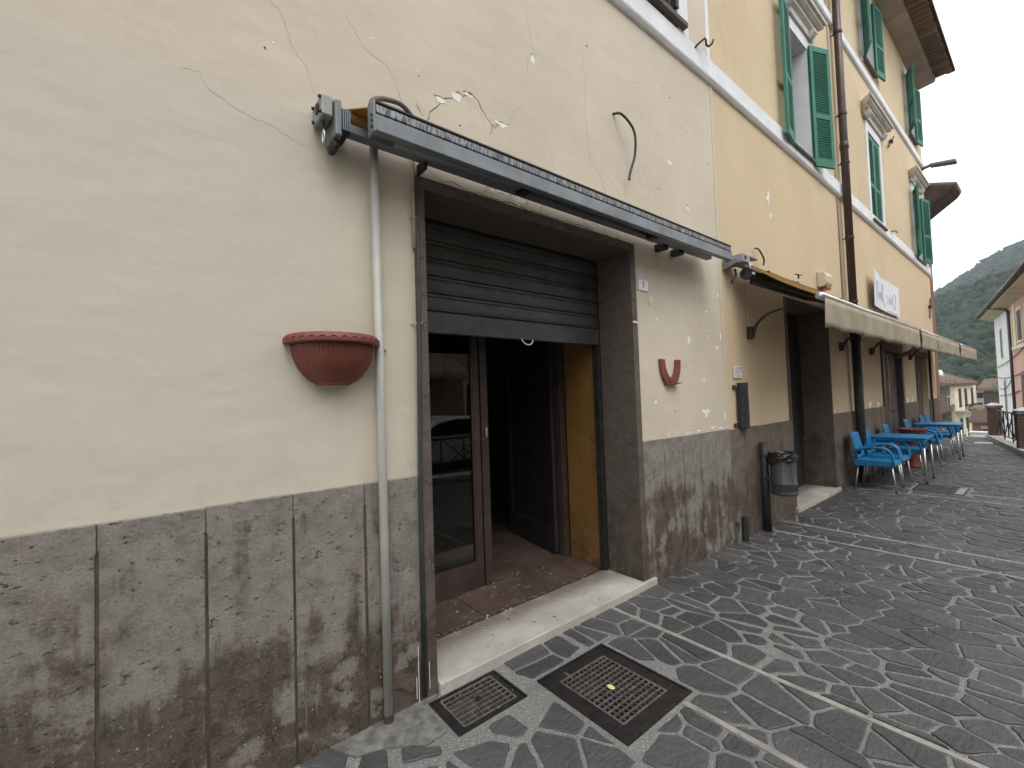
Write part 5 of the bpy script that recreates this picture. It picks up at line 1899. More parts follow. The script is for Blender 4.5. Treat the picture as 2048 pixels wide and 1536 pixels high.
MB().tube([(1.139, -0.013, 2.98), (1.145, -0.03, 2.45), (1.138, -0.036, 2.0), (1.122, -0.034, 1.3), (1.117, -0.036, 0.9), (1.112, -0.034, 0.03)], [0.006, 0.008, 0.012, 0.0125, 0.0125, 0.0125], 10).build('cable', simple('dark_green_cable', (0.035, 0.045, 0.045), 0.5), c2, smooth=True)
MB().tube([(1.118, -0.003, 2.62), (1.12, -0.028, 2.62), (1.145, -0.030, 2.62), (1.15, -0.004, 2.615)], 0.004, 6).build('clip', M['pipe2'], c2)
MB().tube([(1.105, -0.003, 2.03), (1.15, -0.046, 2.03), (1.165, -0.024, 2.03)], 0.004, 6).build('clip', M['alu2'], c2)
# drips of paint
for i, (x, z0_, z1_) in enumerate(((1.085, 0.0, 0.30), (1.072, 0.03, 0.14), (1.148, 0.05, 0.19))):
    MB().box(x, x + 0.003, -0.0255, -0.0225, z0_, z1_).build('paint_drip', M['flake'], cream)

# half round wall planter
pl = empty('wall_planter', (0.685, -0.1, 1.69), 'half round terracotta wall planter with a rippled rim, left of the conduit', 'planter')
pc = (0.685, -0.001, 0)
prof = []
for k in range(13):
    t = k / 12
    a = PI / 2 * t
    prof.append((0.085 + (0.190 - 0.085) * math.sin(a) ** 1.15, 1.70 + (1.872 - 1.70) * (1 - math.cos(a)) ** 0.8))
body = MB().lathe([(0.0, 1.69), (0.072, 1.69), (0.080, 1.697)] + prof + [(0.194, 1.885), (0.188, 1.885)], pc, 120, PI, 2 * PI, 0.95, 0.008, 60)
body.build('bowl', M['terra'], pl, smooth=True)
MB().lathe([(0.191, 1.884), (0.200, 1.882), (0.221, 1.884), (0.224, 1.892), (0.214, 1.922), (0.206, 1.928), (0.190, 1.926), (0.184, 1.90), (0.186, 1.886)], pc, 60, PI, 2 * PI, 0.95).build('rim', M['terra'], pl, smooth=True)
wv = []
for k in range(121):
    a = PI + PI * k / 120
    z = 1.905 + 0.006 * math.sin(k / 120 * 2 * PI * 15)
    rr_ = 0.2205
    wv.append((pc[0] + rr_ * math.cos(a), pc[1] + rr_ * math.sin(a) * 0.95, z))
MB().tube(wv, 0.0028, 5).build('wave_moulding', M['terra'], pl, smooth=True)
MB().lathe([(0.088, 1.692), (0.094, 1.703), (0.090, 1.706)], pc, 40, PI * 1.05, PI * 1.62, 0.98).build('saucer_lip', M['terra'], pl, smooth=True)
# remains of a second planter: only its U shaped back
u = []
for k in range(15):
    a = PI + PI * k / 14
    u.append((3.655 + 0.165 * math.cos(a) * (1 - 0.0), 1.79 + 0.095 * math.sin(a)))
outer = [(3.49, 1.905), (3.497, 1.82), (3.52, 1.755), (3.555, 1.70), (3.57, 1.688), (3.75, 1.688), (3.765, 1.70), (3.80, 1.755), (3.822, 1.82), (3.828, 1.905)]
inner = [(3.752, 1.905), (3.742, 1.84), (3.715, 1.775), (3.685, 1.745), (3.66, 1.738), (3.63, 1.748), (3.60, 1.785), (3.575, 1.845), (3.565, 1.905)]
us = empty('broken_planter', (3.66, -0.02, 1.66), 'broken terracotta planter of which only the U shaped back is left', 'planter')
mm = MB()
no, ni = len(outer), len(inner)
inn = inner[::-1]           # runs left to right like outer
# quads between the two outlines
def interp(pts, t):
    L = [0]
    for a, b in zip(pts[:-1], pts[1:]):
        L.append(L[-1] + math.hypot(b[0] - a[0], b[1] - a[1]))
    d = t * L[-1]
    for i in range(len(pts) - 1):
        if d <= L[i + 1] + 1e-9:
            f_ = (d - L[i]) / (L[i + 1] - L[i])
            return (pts[i][0] + (pts[i + 1][0] - pts[i][0]) * f_, pts[i][1] + (pts[i + 1][1] - pts[i][1]) * f_)
    return pts[-1]
K = 24
vv, ff = [], []
for k in range(K + 1):
    a, b = interp(outer, k / K), interp(inn, k / K)
    vv += [(a[0], -0.004, a[1]), (a[0], -0.024, a[1]), (b[0], -0.024, b[1]), (b[0], -0.004, b[1])]
for k in range(K):
    o_ = 4 * k
    for j in range(4):
        ff.append((o_ + j, o_ + (j + 1) % 4, o_ + 4 + (j + 1) % 4, o_ + 4 + j))
ff += [(0, 3, 2, 1), (4 * K, 4 * K + 1, 4 * K + 2, 4 * K + 3)]
mm.add(vv, ff)
mm.build('back_plate', M['terra'], us, 0.003)
MB().add([(3.565, -0.002, 1.672), (3.745, -0.002, 1.672), (3.70, -0.055, 1.675), (3.60, -0.05, 1.675), (3.565, -0.002, 1.689), (3.745, -0.002, 1.689), (3.79, -0.070, 1.692), (3.60, -0.05, 1.690)],
         [(0, 1, 2, 3), (4, 7, 6, 5), (0, 4, 5, 1), (1, 5, 6, 2), (2, 6, 7, 3), (3, 7, 4, 0)]).build('base_shard', M['terra'], us, 0.002)
MB().box(3.62, 3.66, -0.034, -0.0245, 1.70, 1.722).build('lug', M['terra'], us, 0.003)

# house number
def text_part(name, txt, size, loc, rot, mat, parent, ext=0.0008):
    cu = bpy.data.curves.new(name, 'FONT')
    cu.body = txt
    cu.size = size
    cu.extrude = ext
    cu.align_x = 'CENTER'
    cu.align_y = 'CENTER'
    tmp = bpy.data.objects.new(name, cu)
    COL.objects.link(tmp)
    bpy.context.view_layer.update()
    me = bpy.data.meshes.new_from_object(tmp.evaluated_get(bpy.context.evaluated_depsgraph_get()))
    bpy.data.objects.remove(tmp)
    me.materials.clear()
    me.materials.append(mat)
    me.transform(Matrix.Translation(loc) @ Matrix.Rotation(rot, 4, 'X'))
    me.name = name
    return link(name, me, parent)


hn = empty('house_number', (3.305, -0.004, 2.49), 'small white tile with a black number 7 beside the shop doorway', 'sign')
MB().box(3.232, 3.375, -0.010, -0.001, 2.492, 2.585).build('tile', M['plate'], hn, 0.002)
text_part('digit', '7', 0.075, (3.303, -0.0112, 2.539), PI / 2, M['blackpaint'], hn)
# round sticker on the jamb edge
sk = empty('sticker', (3.145, -0.024, 2.19), 'round dark blue and white sticker on the right door jamb', 'sticker')
MB().tube([(3.142, -0.0225, 2.215), (3.142, -0.0245, 2.215)], 0.036, 20).build('disc', M['bluedot'], sk)
MB().box(3.110, 3.174, -0.0258, -0.0248, 2.196, 2.212).build('white_band', M['plate'], sk)

# iron hook above the cream wall's string course
tube_thing('iron_hook', [(4.36, -0.01, 5.14), (4.40, -0.06, 5.20), (4.45, -0.10, 5.25), (4.47, -0.10, 5.24), (4.47, -0.10, 5.19), (4.50, -0.11, 5.18), (4.54, -0.13, 5.22), (4.55, -0.14, 5.26)], 0.011, M['iron'], 'bent iron hook standing on the string course beside the brown shuttered window', 'hook', 6)
tube_thing('iron_stay', [(12.75, -0.01, 5.02), (13.0, -0.07, 5.08), (13.08, -0.10, 5.05)], 0.012, M['iron'], 'little iron stay beside the closed shuttered window', 'hook', 6)
an = empty('tie_anchor', (13.4, -0.02, 7.2), 'iron wall tie with a slanted bar right of the closed shuttered window', 'wall anchor')
MB().tube([(13.1, -0.035, 7.06), (13.75, -0.035, 7.52)], 0.018, 6).build('bar', M['iron'], an)
MB().tube([(13.42, -0.004, 7.29), (13.42, -0.07, 7.29)], 0.05, 10).build('boss', M['iron'], an)
an = empty('tie_anchor', (17.2, -0.02, 3.7), 'iron wall tie low at the far corner of the yellow house', 'wall anchor')
MB().tube([(17.05, -0.035, 3.45), (17.32, -0.035, 4.05)], 0.016, 6).build('bar', M['iron'], an)
MB().tube([(17.2, -0.004, 3.8), (17.2, -0.07, 3.8)], 0.045, 10).build('boss', M['iron'], an)

# downpipe of the yellow house
dp = empty('downpipe', (9.3, -0.09, 0), 'brown rainwater pipe down the yellow house beside the bar sign', 'pipe')
MB().tube([(9.28, -0.10, 10.30), (9.26, -0.10, 2.62)], 0.060, 14).build('upper_pipe', M['brownpipe'], dp, smooth=True)
MB().tube([(9.25, -0.105, 2.62), (9.25, -0.105, 2.36), (9.25, -0.105, 2.358)], [0.074, 0.082, 0.07], 14).build('collar', M['iron'], dp)
MB().tube([(9.25, -0.105, 2.36), (9.25, -0.105, -0.02)], 0.068, 14).build('cast_iron_pipe', M['iron'], dp, smooth=True)
for z in (3.05, 4.15, 5.45, 6.3, 7.75, 9.6):
    MB().lathe([(0.062, -0.02), (0.069, -0.015), (0.069, 0.015), (0.062, 0.02)], (9.265, -0.10, z), 14).build('clip', M['iron'], dp)
    MB().tube([(9.265, -0.03, z), (9.265, 0.003, z)], 0.01, 6).build('bracket_pin', M['iron'], dp)
for z in (5.75, 8.9):
    MB().lathe([(0.061, -0.06), (0.068, -0.055), (0.068, 0.055), (0.061, 0.06)], (9.268, -0.10, z), 14).build('pipe_joint', M['brownpipe'], dp, smooth=True)
tube_thing('thin_wall_cable', [(9.06, -0.008, 10.2), (9.07, -0.008, 2.3)], 0.012, M['soffit'], 'thin painted cable beside the brown rainwater pipe', 'cable', 6)
tube_thing('thin_downpipe', [(16.62, -0.03, 2.9), (16.62, -0.03, 0.0)], 0.028, M['iron'], 'thin dark pipe beside the last taupe door of the yellow house', 'pipe')

# handwritten bar sign
bs = empty('bar_sign', (11.9, -0.05, 3.15), 'white sheet sign with faint handwritten letters above the beige awning', 'sign')
mm = MB()
nx = 12
vv = []
for k in range(nx + 1):
    t = k / nx
    x = 10.66 + 2.5 * t
    top = 3.80 + 0.05 * (1 - t) ** 6 - 0.05 * math.exp(-((t - 0.3) / 0.12) ** 2)
    y = -0.045 - 0.07 * (1 - t) ** 3
    vv += [(x, y, 3.13), (x, y - 0.02 * (1 - t), top), (x, y + 0.012, 3.13), (x, y + 0.012 - 0.02 * (1 - t), top)]
ff = []
for k in range(nx):
    o_ = 4 * k
    ff += [(o_, o_ + 4, o_ + 5, o_ + 1), (o_ + 2, o_ + 3, o_ + 7, o_ + 6), (o_ + 1, o_ + 5, o_ + 7, o_ + 3), (o_, o_ + 2, o_ + 6, o_ + 4)]
ff += [(0, 1, 3, 2), (4 * nx, 4 * nx + 2, 4 * nx + 3, 4 * nx + 1)]
mm.add(vv, ff).build('sheet', M['paper'], bs)


def sign_y(x):
    t = (x - 10.66) / 2.5
    return -0.045 - 0.07 * (1 - t) ** 3 - 0.02 * (1 - t) - 0.004


def stroke(P, w, mat, name='letter'):
    q = bez([(x, sign_y(x), z) for x, z in P], 5)
    MB().tube([(p.x, sign_y(p.x), p.z) for p in q], w, 5, 0.5).build(name, mat, bs)


stroke([(10.80, 3.30), (10.80, 3.45), (10.80, 3.60), (10.80, 3.62), (10.93, 3.60), (10.95, 3.53), (10.86, 3.47), (10.99, 3.44), (11.0, 3.36), (10.90, 3.30), (10.82, 3.31)], 0.0045, M['ink'])
stroke([(11.20, 3.42), (11.12, 3.45), (11.08, 3.38), (11.11, 3.31), (11.18, 3.33), (11.22, 3.45), (11.23, 3.30)], 0.0045, M['ink'])
stroke([(11.36, 3.27), (11.36, 3.45), (11.36, 3.62), (11.48, 3.62), (11.50, 3.52), (11.40, 3.45), (11.50, 3.33), (11.62, 3.22), (11.70, 3.23)], 0.0045, M['ink'])
stroke([(11.95, 3.30), (11.96, 3.42), (11.97, 3.50)], 0.0045, M['fadedink'])
stroke([(12.08, 3.30), (12.09, 3.42), (12.16, 3.46), (12.18, 3.32)], 0.0045, M['fadedink'])
stroke([(12.28, 3.32), (12.29, 3.44), (12.36, 3.46), (12.38, 3.33)], 0.0045, M['fadedink'])
stroke([(12.66, 3.60), (12.56, 3.58), (12.50, 3.47), (12.52, 3.33), (12.64, 3.26), (12.74, 3.35), (12.76, 3.50), (12.68, 3.59)], 0.0045, M['ink'])
MB().box(12.0, 12.9, -0.062, -0.056, 3.165, 3.172).build('pen_line', M['fadedink'], bs)

# alarm siren box
al = empty('alarm_box', (8.1, -0.06, 3.1), 'cream alarm siren box with an orange lens between awning and downpipe', 'alarm')
MB().prism([(0.002, 3.12), (-0.10, 3.13), (-0.125, 3.18), (-0.13, 3.28), (-0.10, 3.345), (0.002, 3.36)], 'x', 7.83, 8.12).build('housing', M['alarm'], al, 0.015, smooth=False)
MB().box(7.90, 8.06, -0.118, -0.02, 3.085, 3.119).build('lens', M['orange'], al, 0.01)
# small notice plate and cigarette bin
np_ = empty('notice_plate', (5.0, -0.01, 1.73), 'small white printed notice above the black wall bin', 'sign')
MB().box(4.925, 5.125, -0.010, -0.001, 1.735, 1.870).build('plate', M['plate'], np_, 0.004)
for k, (z, w_) in enumerate(((1.852, .10), (1.838, .085), (1.815, .13), (1.800, .11), (1.775, .13), (1.757, .08))):
    MB().box(5.02 - w_ / 2, 5.02 + w_ / 2, -0.0112, -0.0102, z - 0.0035, z + 0.0035).build('print_line', M['ink'], np_)
MB().box(5.075, 5.10, -0.0112, -0.0102, 1.838, 1.858).build('print_mark', M['blackpaint'], np_)
ab = empty('cigarette_bin', (5.0, -0.05, 1.18), 'black cigarette bin screwed to the ochre wall under the small notice', 'bin')
MB().prism([(4.955, -0.02), (4.955, -0.055), (4.975, -0.085), (5.01, -0.098), (5.05, -0.098), (5.085, -0.085), (5.105, -0.055), (5.105, -0.02)], 'z', 1.185, 1.685).build('body', simple('matt_black_steel', (0.022, 0.023, 0.026), 0.45, 0.2, 0.2, 9, dirt=(0.05, 0.05, 0.052)), ab, 0.004)
for (xx, zz) in ((4.92, 1.64), (5.14, 1.66), (4.92, 1.225), (5.14, 1.205)):
    q = MB().box(xx - 0.035, xx + 0.035, -0.019, -0.001, zz - 0.02, zz + 0.02).build('lug', M['iron'], ab, 0.003)
    MB().tube([(xx, -0.019, zz), (xx, -0.025, zz)], 0.008, 8).build('screw', M['alu2'], q)
wl = MB()
arc = [(5.108, -0.055 + 0.012 * math.sin(a), 1.575 + 0.014 * math.cos(a)) for a in [0.6 + 5.0 * k / 10 for k in range(11)]]
MB().tube([(5.075 + 0.014 * math.cos(a) * 0.9, -0.093, 1.575 + 0.016 * math.sin(a)) for a in [0.7 + 4.9 * k / 10 for k in range(11)]], 0.004, 5).build('white_mark', M['plate'], ab)
MB().box(5.07, 5.085, -0.094, -0.088, 1.53, 1.545).build('white_mark', M['plate'], ab)

# litter bin on a post
lb = empty('litter_bin', (5.40, -0.09, 0), 'grey steel litter bin with a black bag, on a dark post', 'bin')
MB().tube([(5.40, -0.085, -0.02), (5.40, -0.085, 1.0)], 0.043, 16).build('post', M['iron'], lb, smooth=True)
MB().lathe([(0.0, 1.006), (0.043, 1.001)], (5.40, -0.085, 0), 16).build('post_cap', M['iron'], lb)
bc = (5.405, -0.275, 0)
MB().lathe([(0.0000, 0.44), (0.1221, 0.44), (0.1317, 0.452), (0.1317, 0.475), (0.1243, 0.48), (0.1243, 0.555), (0.0000, 0.553)], bc, 36).build('base_ring', M['bin'], lb)
sl = MB()
for k in range(36):
    a = 2 * PI * k / 36
    c0, s0 = math.cos(a), math.sin(a)
    sl.tube([(bc[0] + 0.125 * c0, bc[1] + 0.125 * s0, 0.49), (bc[0] + 0.125 * c0, bc[1] + 0.125 * s0, 0.545)], 0.006, 5)
tag(sl.build('vent_slots', M['blackpaint'], lb), kind='stuff')
MB().lathe([(0.1288, 0.556), (0.1317, 0.562), (0.1317, 0.572), (0.1273, 0.578), (0.1273, 0.80), (0.1273, 0.885), (0.1302, 0.892), (0.1251, 0.895), (0.1228, 0.885), (0.1228, 0.57)], bc, 48).build('drum', M['bin'], lb, smooth=True)
sm = MB()
for k in range(8):
    a = 2 * PI * k / 8 + 0.2
    sm.tube([(bc[0] + 0.1275 * math.cos(a), bc[1] + 0.1275 * math.sin(a), 0.58), (bc[0] + 0.1275 * math.cos(a), bc[1] + 0.1275 * math.sin(a), 0.88)], 0.0022, 4)
tag(sm.build('panel_seams', M['iron'], lb), kind='stuff')
bg_ = MB()
nb = 72
rows_ = []
rb_ = random.Random(4)
ph_ = [rb_.uniform(0, 6) for _ in range(8)]
for j in range(10):
    t = j / 9
    for k in range(nb):
        a = 2 * PI * k / nb
        hang = 0.125 + 0.035 * math.sin(a + 0.6) + 0.012 * math.sin(5 * a + ph_[1])
        z = 0.902 - hang * t
        wr = 0.006 * math.sin(9 * a + 9 * t + ph_[2]) + 0.005 * math.sin(17 * a - 14 * t + ph_[3]) + 0.004 * math.sin(4 * a + 23 * t)
        r_ = 0.1345 + (0.004 + wr) * (0.3 + math.sin(PI * min(t * 1.05, 1)))
        rows_.append((bc[0] + r_ * math.cos(a), bc[1] + r_ * math.sin(a), z))
ff = []
for j in range(9):
    for k in range(nb):
        a_, b_ = j * nb + k, j * nb + (k + 1) % nb
        ff.append((a_, b_, b_ + nb, a_ + nb))
bg_.add(rows_, ff)
bg_.lathe([(0.1347, 0.902), (0.1273, 0.906), (0.1199, 0.895), (0.1147, 0.80), (0.0888, 0.70), (0.0000, 0.66)], bc, 40)
bg_.build('bin_bag', M['bag'], lb, smooth=True)
for z in (0.86, 0.60):
    MB().box(5.35, 5.45, -0.155, -0.125, z - 0.015, z + 0.015).build('clamp', M['bin'], lb, 0.004)
    MB().lathe([(0.045, -0.014), (0.05, -0.01), (0.05, 0.01), (0.045, 0.014)], (5.40, -0.085, z), 16).build('clamp_ring', M['iron'], lb)
# sawn off pipe at the wall
sp = empty('pipe_stub', (4.86, -0.05, 0), 'sawn off black pipe with a crust of cement at the foot of the wall', 'pipe')
MB().tube([(4.87, -0.075, -0.02), (4.868, -0.075, 0.26)], 0.032, 12).build('tube', M['black'], sp, 0.002, smooth=False)
MB().prism([(4.79, -0.02), (4.84, -0.02), (4.845, 0.25), (4.86, 0.31), (4.83, 0.33), (4.80, 0.28), (4.77, 0.22), (4.80, 0.15)], 'y', -0.05, -0.02).build('cement_crust', M['cement'], sp, 0.008)

# curved wall lights without shades
def arm_bracket(x, z, label):
    t = empty('curved_wall_arm', (x, -0.03, z), label, 'wall lamp', 'curved lamp arms under the beige awnings')
    MB().box(x - 0.035, x + 0.035, -0.06, -0.001, z - 0.07, z + 0.07).build('base_box', M['iron'], t, 0.006)
    pts = []
    for k in range(11):
        a = PI / 2 * k / 10
        pts.append((x + 0.02, -0.05 - 0.30 * (1 - math.cos(a)) - 0.02 * math.sin(a), z - 0.02 + 0.24 * math.sin(a)))
    MB().tube(pts, [0.022 - 0.012 * k / 10 for k in range(11)], 8).build('arm', M['iron'], t, smooth=True)
    return t


a_first = arm_bracket(5.35, 2.26, 'curved dark lamp arm on the ochre wall left of the second doorway')
MB().tube([(5.345, -0.008, 2.33), (5.345, -0.008, 2.83)], 0.007, 6).build('conduit', M['pipe2'], a_first)
for x, lb_ in ((8.75, 'curved dark lamp arm right of the second doorway'), (10.6, 'curved dark lamp arm between downpipe and bar door'), (14.1, 'curved dark lamp arm between bar door and taupe door')):
    arm_bracket(x, 2.26, lb_)
# paper notice by the bar door
pn = empty('paper_notice', (10.3, -0.01, 1.55), 'yellowed paper notice on the ochre wall left of the bar door', 'notice')
MB().box(10.08, 10.50, -0.006, -0.001, 1.56, 1.87).build('sheet', simple('yellowed_paper', (0.55, 0.46, 0.30), 0.8), pn)
for z, w_ in ((1.82, .26), (1.765, .08), (1.71, .24), (1.64, .2), (1.61, .2)):
    MB().box(10.29 - w_ / 2, 10.29 + w_ / 2, -0.0075, -0.0062, z - 0.009, z + 0.009).build('print_line', M['ink'] if z > 1.7 else M['pipe2'], pn)

# three beige awnings, part open, in a row
def awning(x0_, x1_, label, first=False, letters=None):
    t = empty('beige_awning', ((x0_ + x1_) / 2, -0.1, 2.9), label, 'awning', 'beige cloth awnings over the bar front')
    yr, zr = -0.13, 3.0
    yb_, zb_ = -0.83, 2.49
    mm = MB()
    n = 24
    vv = []
    for k in range(n + 1):
        x = x0_ + (x1_ - x0_) * k / n
        for j in range(5):
            s_ = j / 4
            vv.append((x, yr + (yb_ - yr) * s_, zr + (zb_ - zr) * s_ - 0.03 * math.sin(PI * s_) + 0.004 * math.sin(k * 1.7)))
    ff = []
    for k in range(n):
        for j in range(4):
            a = k * 5 + j
            ff.append((a, a + 1, a + 6, a + 5))
    mm.add(vv, ff)
    o = mm.build('cloth', M['fab1'], t, smooth=True)
    so = o.modifiers.new('thickness', 'SOLIDIFY')
    so.thickness = 0.003
    MB().tube([(x0_ - .02, yb_, zb_ - 0.005), (x1_ + .02, yb_, zb_ - 0.005)], 0.036, 14).build('front_bar', M['alu2'], t, smooth=True)
    mm = MB()
    n = int((x1_ - x0_) / 0.045)
    vv = []
    for k in range(n + 1):
        x = x0_ + 0.02 + (x1_ - x0_ - 0.05) * k / n
        for j in range(6):
            s_ = j / 5
            wv_ = (0.012 * math.sin(x * 13.0) + 0.008 * math.sin(x * 29 + 1)) * s_
            vv.append((x, yb_ - 0.034 + wv_ - 0.006 * s_, zb_ - 0.03 - (0.285 + 0.006 * math.sin(x * 7) + 0.005 * math.sin(x * 23)) * s_))
    ff = []
    for k in range(n):
        for j in range(5):
            a = k * 6 + j
            ff.append((a, a + 6, a + 7, a + 1))
    o = mm.add(vv, ff).build('valance', M['fab2'], t, smooth=True)
    so = o.modifiers.new('thickness', 'SOLIDIFY')
    so.thickness = 0.003
    MB().tube([(x0_ + 0.03, -0.165, 2.86), (x1_ - 0.03, -0.165, 2.86)], 0.052, 14).build('roller', M['brownpipe'], t, smooth=True)
    MB().tube([(x0_ + 0.0, -0.165, 2.86), (x0_ + 0.028, -0.165, 2.86)], [0.066, 0.066], 16).build('roller_end', M['iron'], t)
    MB().box(x0_ + .02, x1_ - .02, -0.10, -0.06, 2.96, 3.005).build('mount_rail', M['alu'], t, 0.004)
    for q_ in (((x0_ + 0.45, x0_ + 0.1),) if x1_ > 17 else ((x0_ + 0.45, x0_ + 0.1), (x1_ - 0.45, x1_ - 0.1))):
        MB().tube([(q_[1], -0.17, 2.78), (q_[0] + (q_[0] - q_[1]) * 1.0, -0.47, 2.62)], 0.024, 8).build('folding_arm', M['iron'], t, smooth=True)
        MB().tube([(q_[0] + (q_[0] - q_[1]) * 1.0, -0.47, 2.62), (q_[0] - 0.0, yb_ + 0.02, zb_ - 0.02)], 0.022, 8).build('folding_arm', M['iron'], t, smooth=True)
    for k in range(int((x1_ - x0_) / 0.9)):
        x = x0_ + 0.6 + k * 0.9
        MB().box(x - 0.02, x + 0.02, -0.18, -0.05, 2.90, 2.98).build('roller_support', M['iron'], t)
    if letters:
        text_part('letters', letters, 0.20, ((x0_ + x1_) / 2 - 0.5, yb_ - 0.060, zb_ - 0.17), PI / 2, M['pipe2'], t)
    return t


A1 = awning(4.98, 9.58, 'nearest beige awning, its long valance hanging over the second doorway')
MB().box(4.86, 5.02, -0.20, -0.002, 2.965, 3.06).build('gear_box', M['gear'], A1, 0.01)
MB().tube([(4.90, -0.202, 3.015), (4.90, -0.206, 3.015)], 0.022, 12).build('gear_hole', M['iron'], A1)
MB().prism([(-0.002, 2.90), (-0.16, 2.96), (-0.16, 3.0), (-0.002, 3.02)], 'x', 4.80, 4.86).build('wall_bracket', M['alu'], A1, 0.006)
MB().tube([(5.0, -0.20, 2.97), (5.0, -0.21, 2.86)], 0.012, 8).build('crank_rod', M['alu2'], A1)
MB().tube([(4.995, -0.21, 2.868), (4.995, -0.25, 2.835)], 0.014, 8).build('crank_eye', M['alu2'], A1)
MB().tube(bez([(4.96, -0.06, 2.93), (4.93, -0.08, 2.86), (4.86, -0.08, 2.80), (4.85, -0.06, 2.76)], 6), 0.012, 6).build('cable', M['black'], A1)
MB().box(5.0, 5.3, -0.17, -0.1, 3.06, 3.072).build('cover_lip', M['alu'], A1)
awning(9.68, 14.13, 'middle beige awning with faint letters, between two dark gaps', letters='BAR')
awning(14.23, 17.45, 'farthest beige awning, its end standing out at the corner of the yellow house')
for x in (9.63, 14.18):
    t = empty('awning_strap', (x, -0.85, 2.1), 'dark brown strap hanging in the gap between %s awnings' % ('the nearest and middle' if x < 10 else 'the middle and farthest'), 'strap', 'straps between the awnings')
    MB().tube(bez([(x, -0.84, 2.50), (x, -0.855, 2.36), (x + 0.02, -0.83, 2.24)] + ([(x - 0.03, -0.72, 2.13), (x - 0.07, -0.55, 2.06)] if x < 10 else []), 6), 0.034, 8, 0.5).build('strap', M['brownpipe'], t, smooth=True)
tube_thing('wall_hook', bez([(5.62, -0.01, 3.30), (5.64, -0.05, 3.28), (5.72, -0.07, 3.18), (5.73, -0.06, 3.10)], 6), 0.010, M['black'], 'short black cable curling from the ochre wall above the awning gear', 'cable', 6)
for (x, lbx) in ((6.72, 'left'), ):
    t = MB().prism([(x - 0.10, 3.112), (x - 0.006, 3.118), (x, 3.07), (x + 0.008, 3.12), (x + 0.11, 3.128), (x + 0.11, 3.136), (x - 0.10, 3.12)], 'y', -0.12, -0.1).build('iron_bracket', M['iron'], None, recenter=True)
    tag(t, 'little dark iron bracket above the nearest awning cloth', 'bracket')

# street lamp on the far corner
la = empty('wall_street_lamp', (17.6, -0.1, 7.9), 'flat grey street lamp reaching out from the far corner of the yellow house', 'street lamp')
MB().tube([(17.6, 0.02, 7.93), (17.6, -0.19, 7.96)], 0.045, 10).build('arm', M['lampgrey'], la, smooth=True)
MB().add([(17.50, -0.17, 7.90), (17.70, -0.17, 7.90), (17.76, -0.72, 7.80), (17.44, -0.72, 7.80), (17.50, -0.17, 8.0), (17.70, -0.17, 8.0), (17.72, -0.72, 7.90), (17.48, -0.72, 7.90)],
         [(0, 3, 2, 1), (4, 5, 6, 7), (0, 1, 5, 4), (1, 2, 6, 5), (2, 3, 7, 6), (3, 0, 4, 7)]).build('lamp_head', M['lampgrey'], la, 0.03)

# ------------------------------------------------------------------ chairs and tables
CHAIR_LABEL = {}


def make_chair():
    t = empty('plastic_chair', (0, 0, 0), '', 'chair', 'blue plastic armchairs outside the bar')
    T = lambda m_, n_, mt_, **k: m_.build(n_, mt_, t, **k)
    # seat, front edge rolled down (front is -y)
    pr = [(0.235, 0.455), (0.10, 0.435), (-0.10, 0.440), (-0.20, 0.448), (-0.235, 0.435), (-0.245, 0.395), (-0.235, 0.393), (-0.222, 0.425), (-0.19, 0.430), (-0.10, 0.424), (0.10, 0.419), (0.235, 0.438)]
    T(MB().prism(pr, 'x', -0.235, 0.235), 'seat', M['blue'], bevel=0.004)
    for sx in (-1, 1):
        T(MB().prism([(-0.24, 0.39), (0.24, 0.37), (0.25, 0.47), (-0.2, 0.455)], 'x', sx * 0.250 - 0.013, sx * 0.250 + 0.013), 'side_apron', M['blue'], bevel=0.005)
    T(MB().box(-0.235, 0.235, 0.225, 0.245, 0.375, 0.452), 'rear_apron', M['blue'], bevel=0.004)
    # backrest, curved and leaning
    vv, ff = [], []
    nu, nv = 10, 8
    for j in range(nv + 1):
        v_ = j / nv
        z = 0.46 + 0.41 * v_
        hw = 0.235 - 0.03 * v_
        for k in range(nu + 1):
            u_ = -1 + 2 * k / nu
            y = 0.205 + 0.075 * v_ ** 1.1 + 0.03 * (1 - u_ * u_)
            vv.append((hw * u_, y, z - 0.012 * u_ * u_ * v_))
    for j in range(nv):
        for k in range(nu):
            a = j * (nu + 1) + k
            if j in (1,) and 1 < k < nu - 2:
                continue
            ff.append((a, a + 1, a + nu + 2, a + nu + 1))
    o = T(MB().add(vv, ff), 'backrest', M['blue'], smooth=True)
    so = o.modifiers.new('thickness', 'SOLIDIFY')
    so.thickness = 0.018
    so.offset = 0
    for sx in (-1, 1):
        pa = bez([(sx * 0.235, 0.245, 0.585), (sx * 0.262, 0.15, 0.635), (sx * 0.278, 0.0, 0.662), (sx * 0.278, -0.13, 0.655), (sx * 0.272, -0.195, 0.61), (sx * 0.262, -0.222, 0.52), (sx * 0.25, -0.235, 0.42)], 5)
        T(MB().tube(pa, 0.031, 10, 0.6), 'armrest', M['blue'], smooth=True)
        T(MB().tube([(sx * 0.215, 0.20, 0.40), (sx * 0.245, 0.255, 0.0)], 0.0125, 8), 'leg', M['leg'], smooth=True)
        T(MB().tube([(sx * 0.225, -0.20, 0.40), (sx * 0.24, -0.245, 0.0)], 0.0125, 8), 'leg', M['leg'], smooth=True)
        T(MB().tube([(sx * 0.245, 0.255, 0.0), (sx * 0.244, 0.252, 0.02)], 0.0155, 8), 'leg_foot', M['black'])
        T(MB().tube([(sx * 0.24, -0.245, 0.0), (sx * 0.2395, -0.243, 0.02)], 0.0155, 8), 'leg_foot', M['black'])
    return t


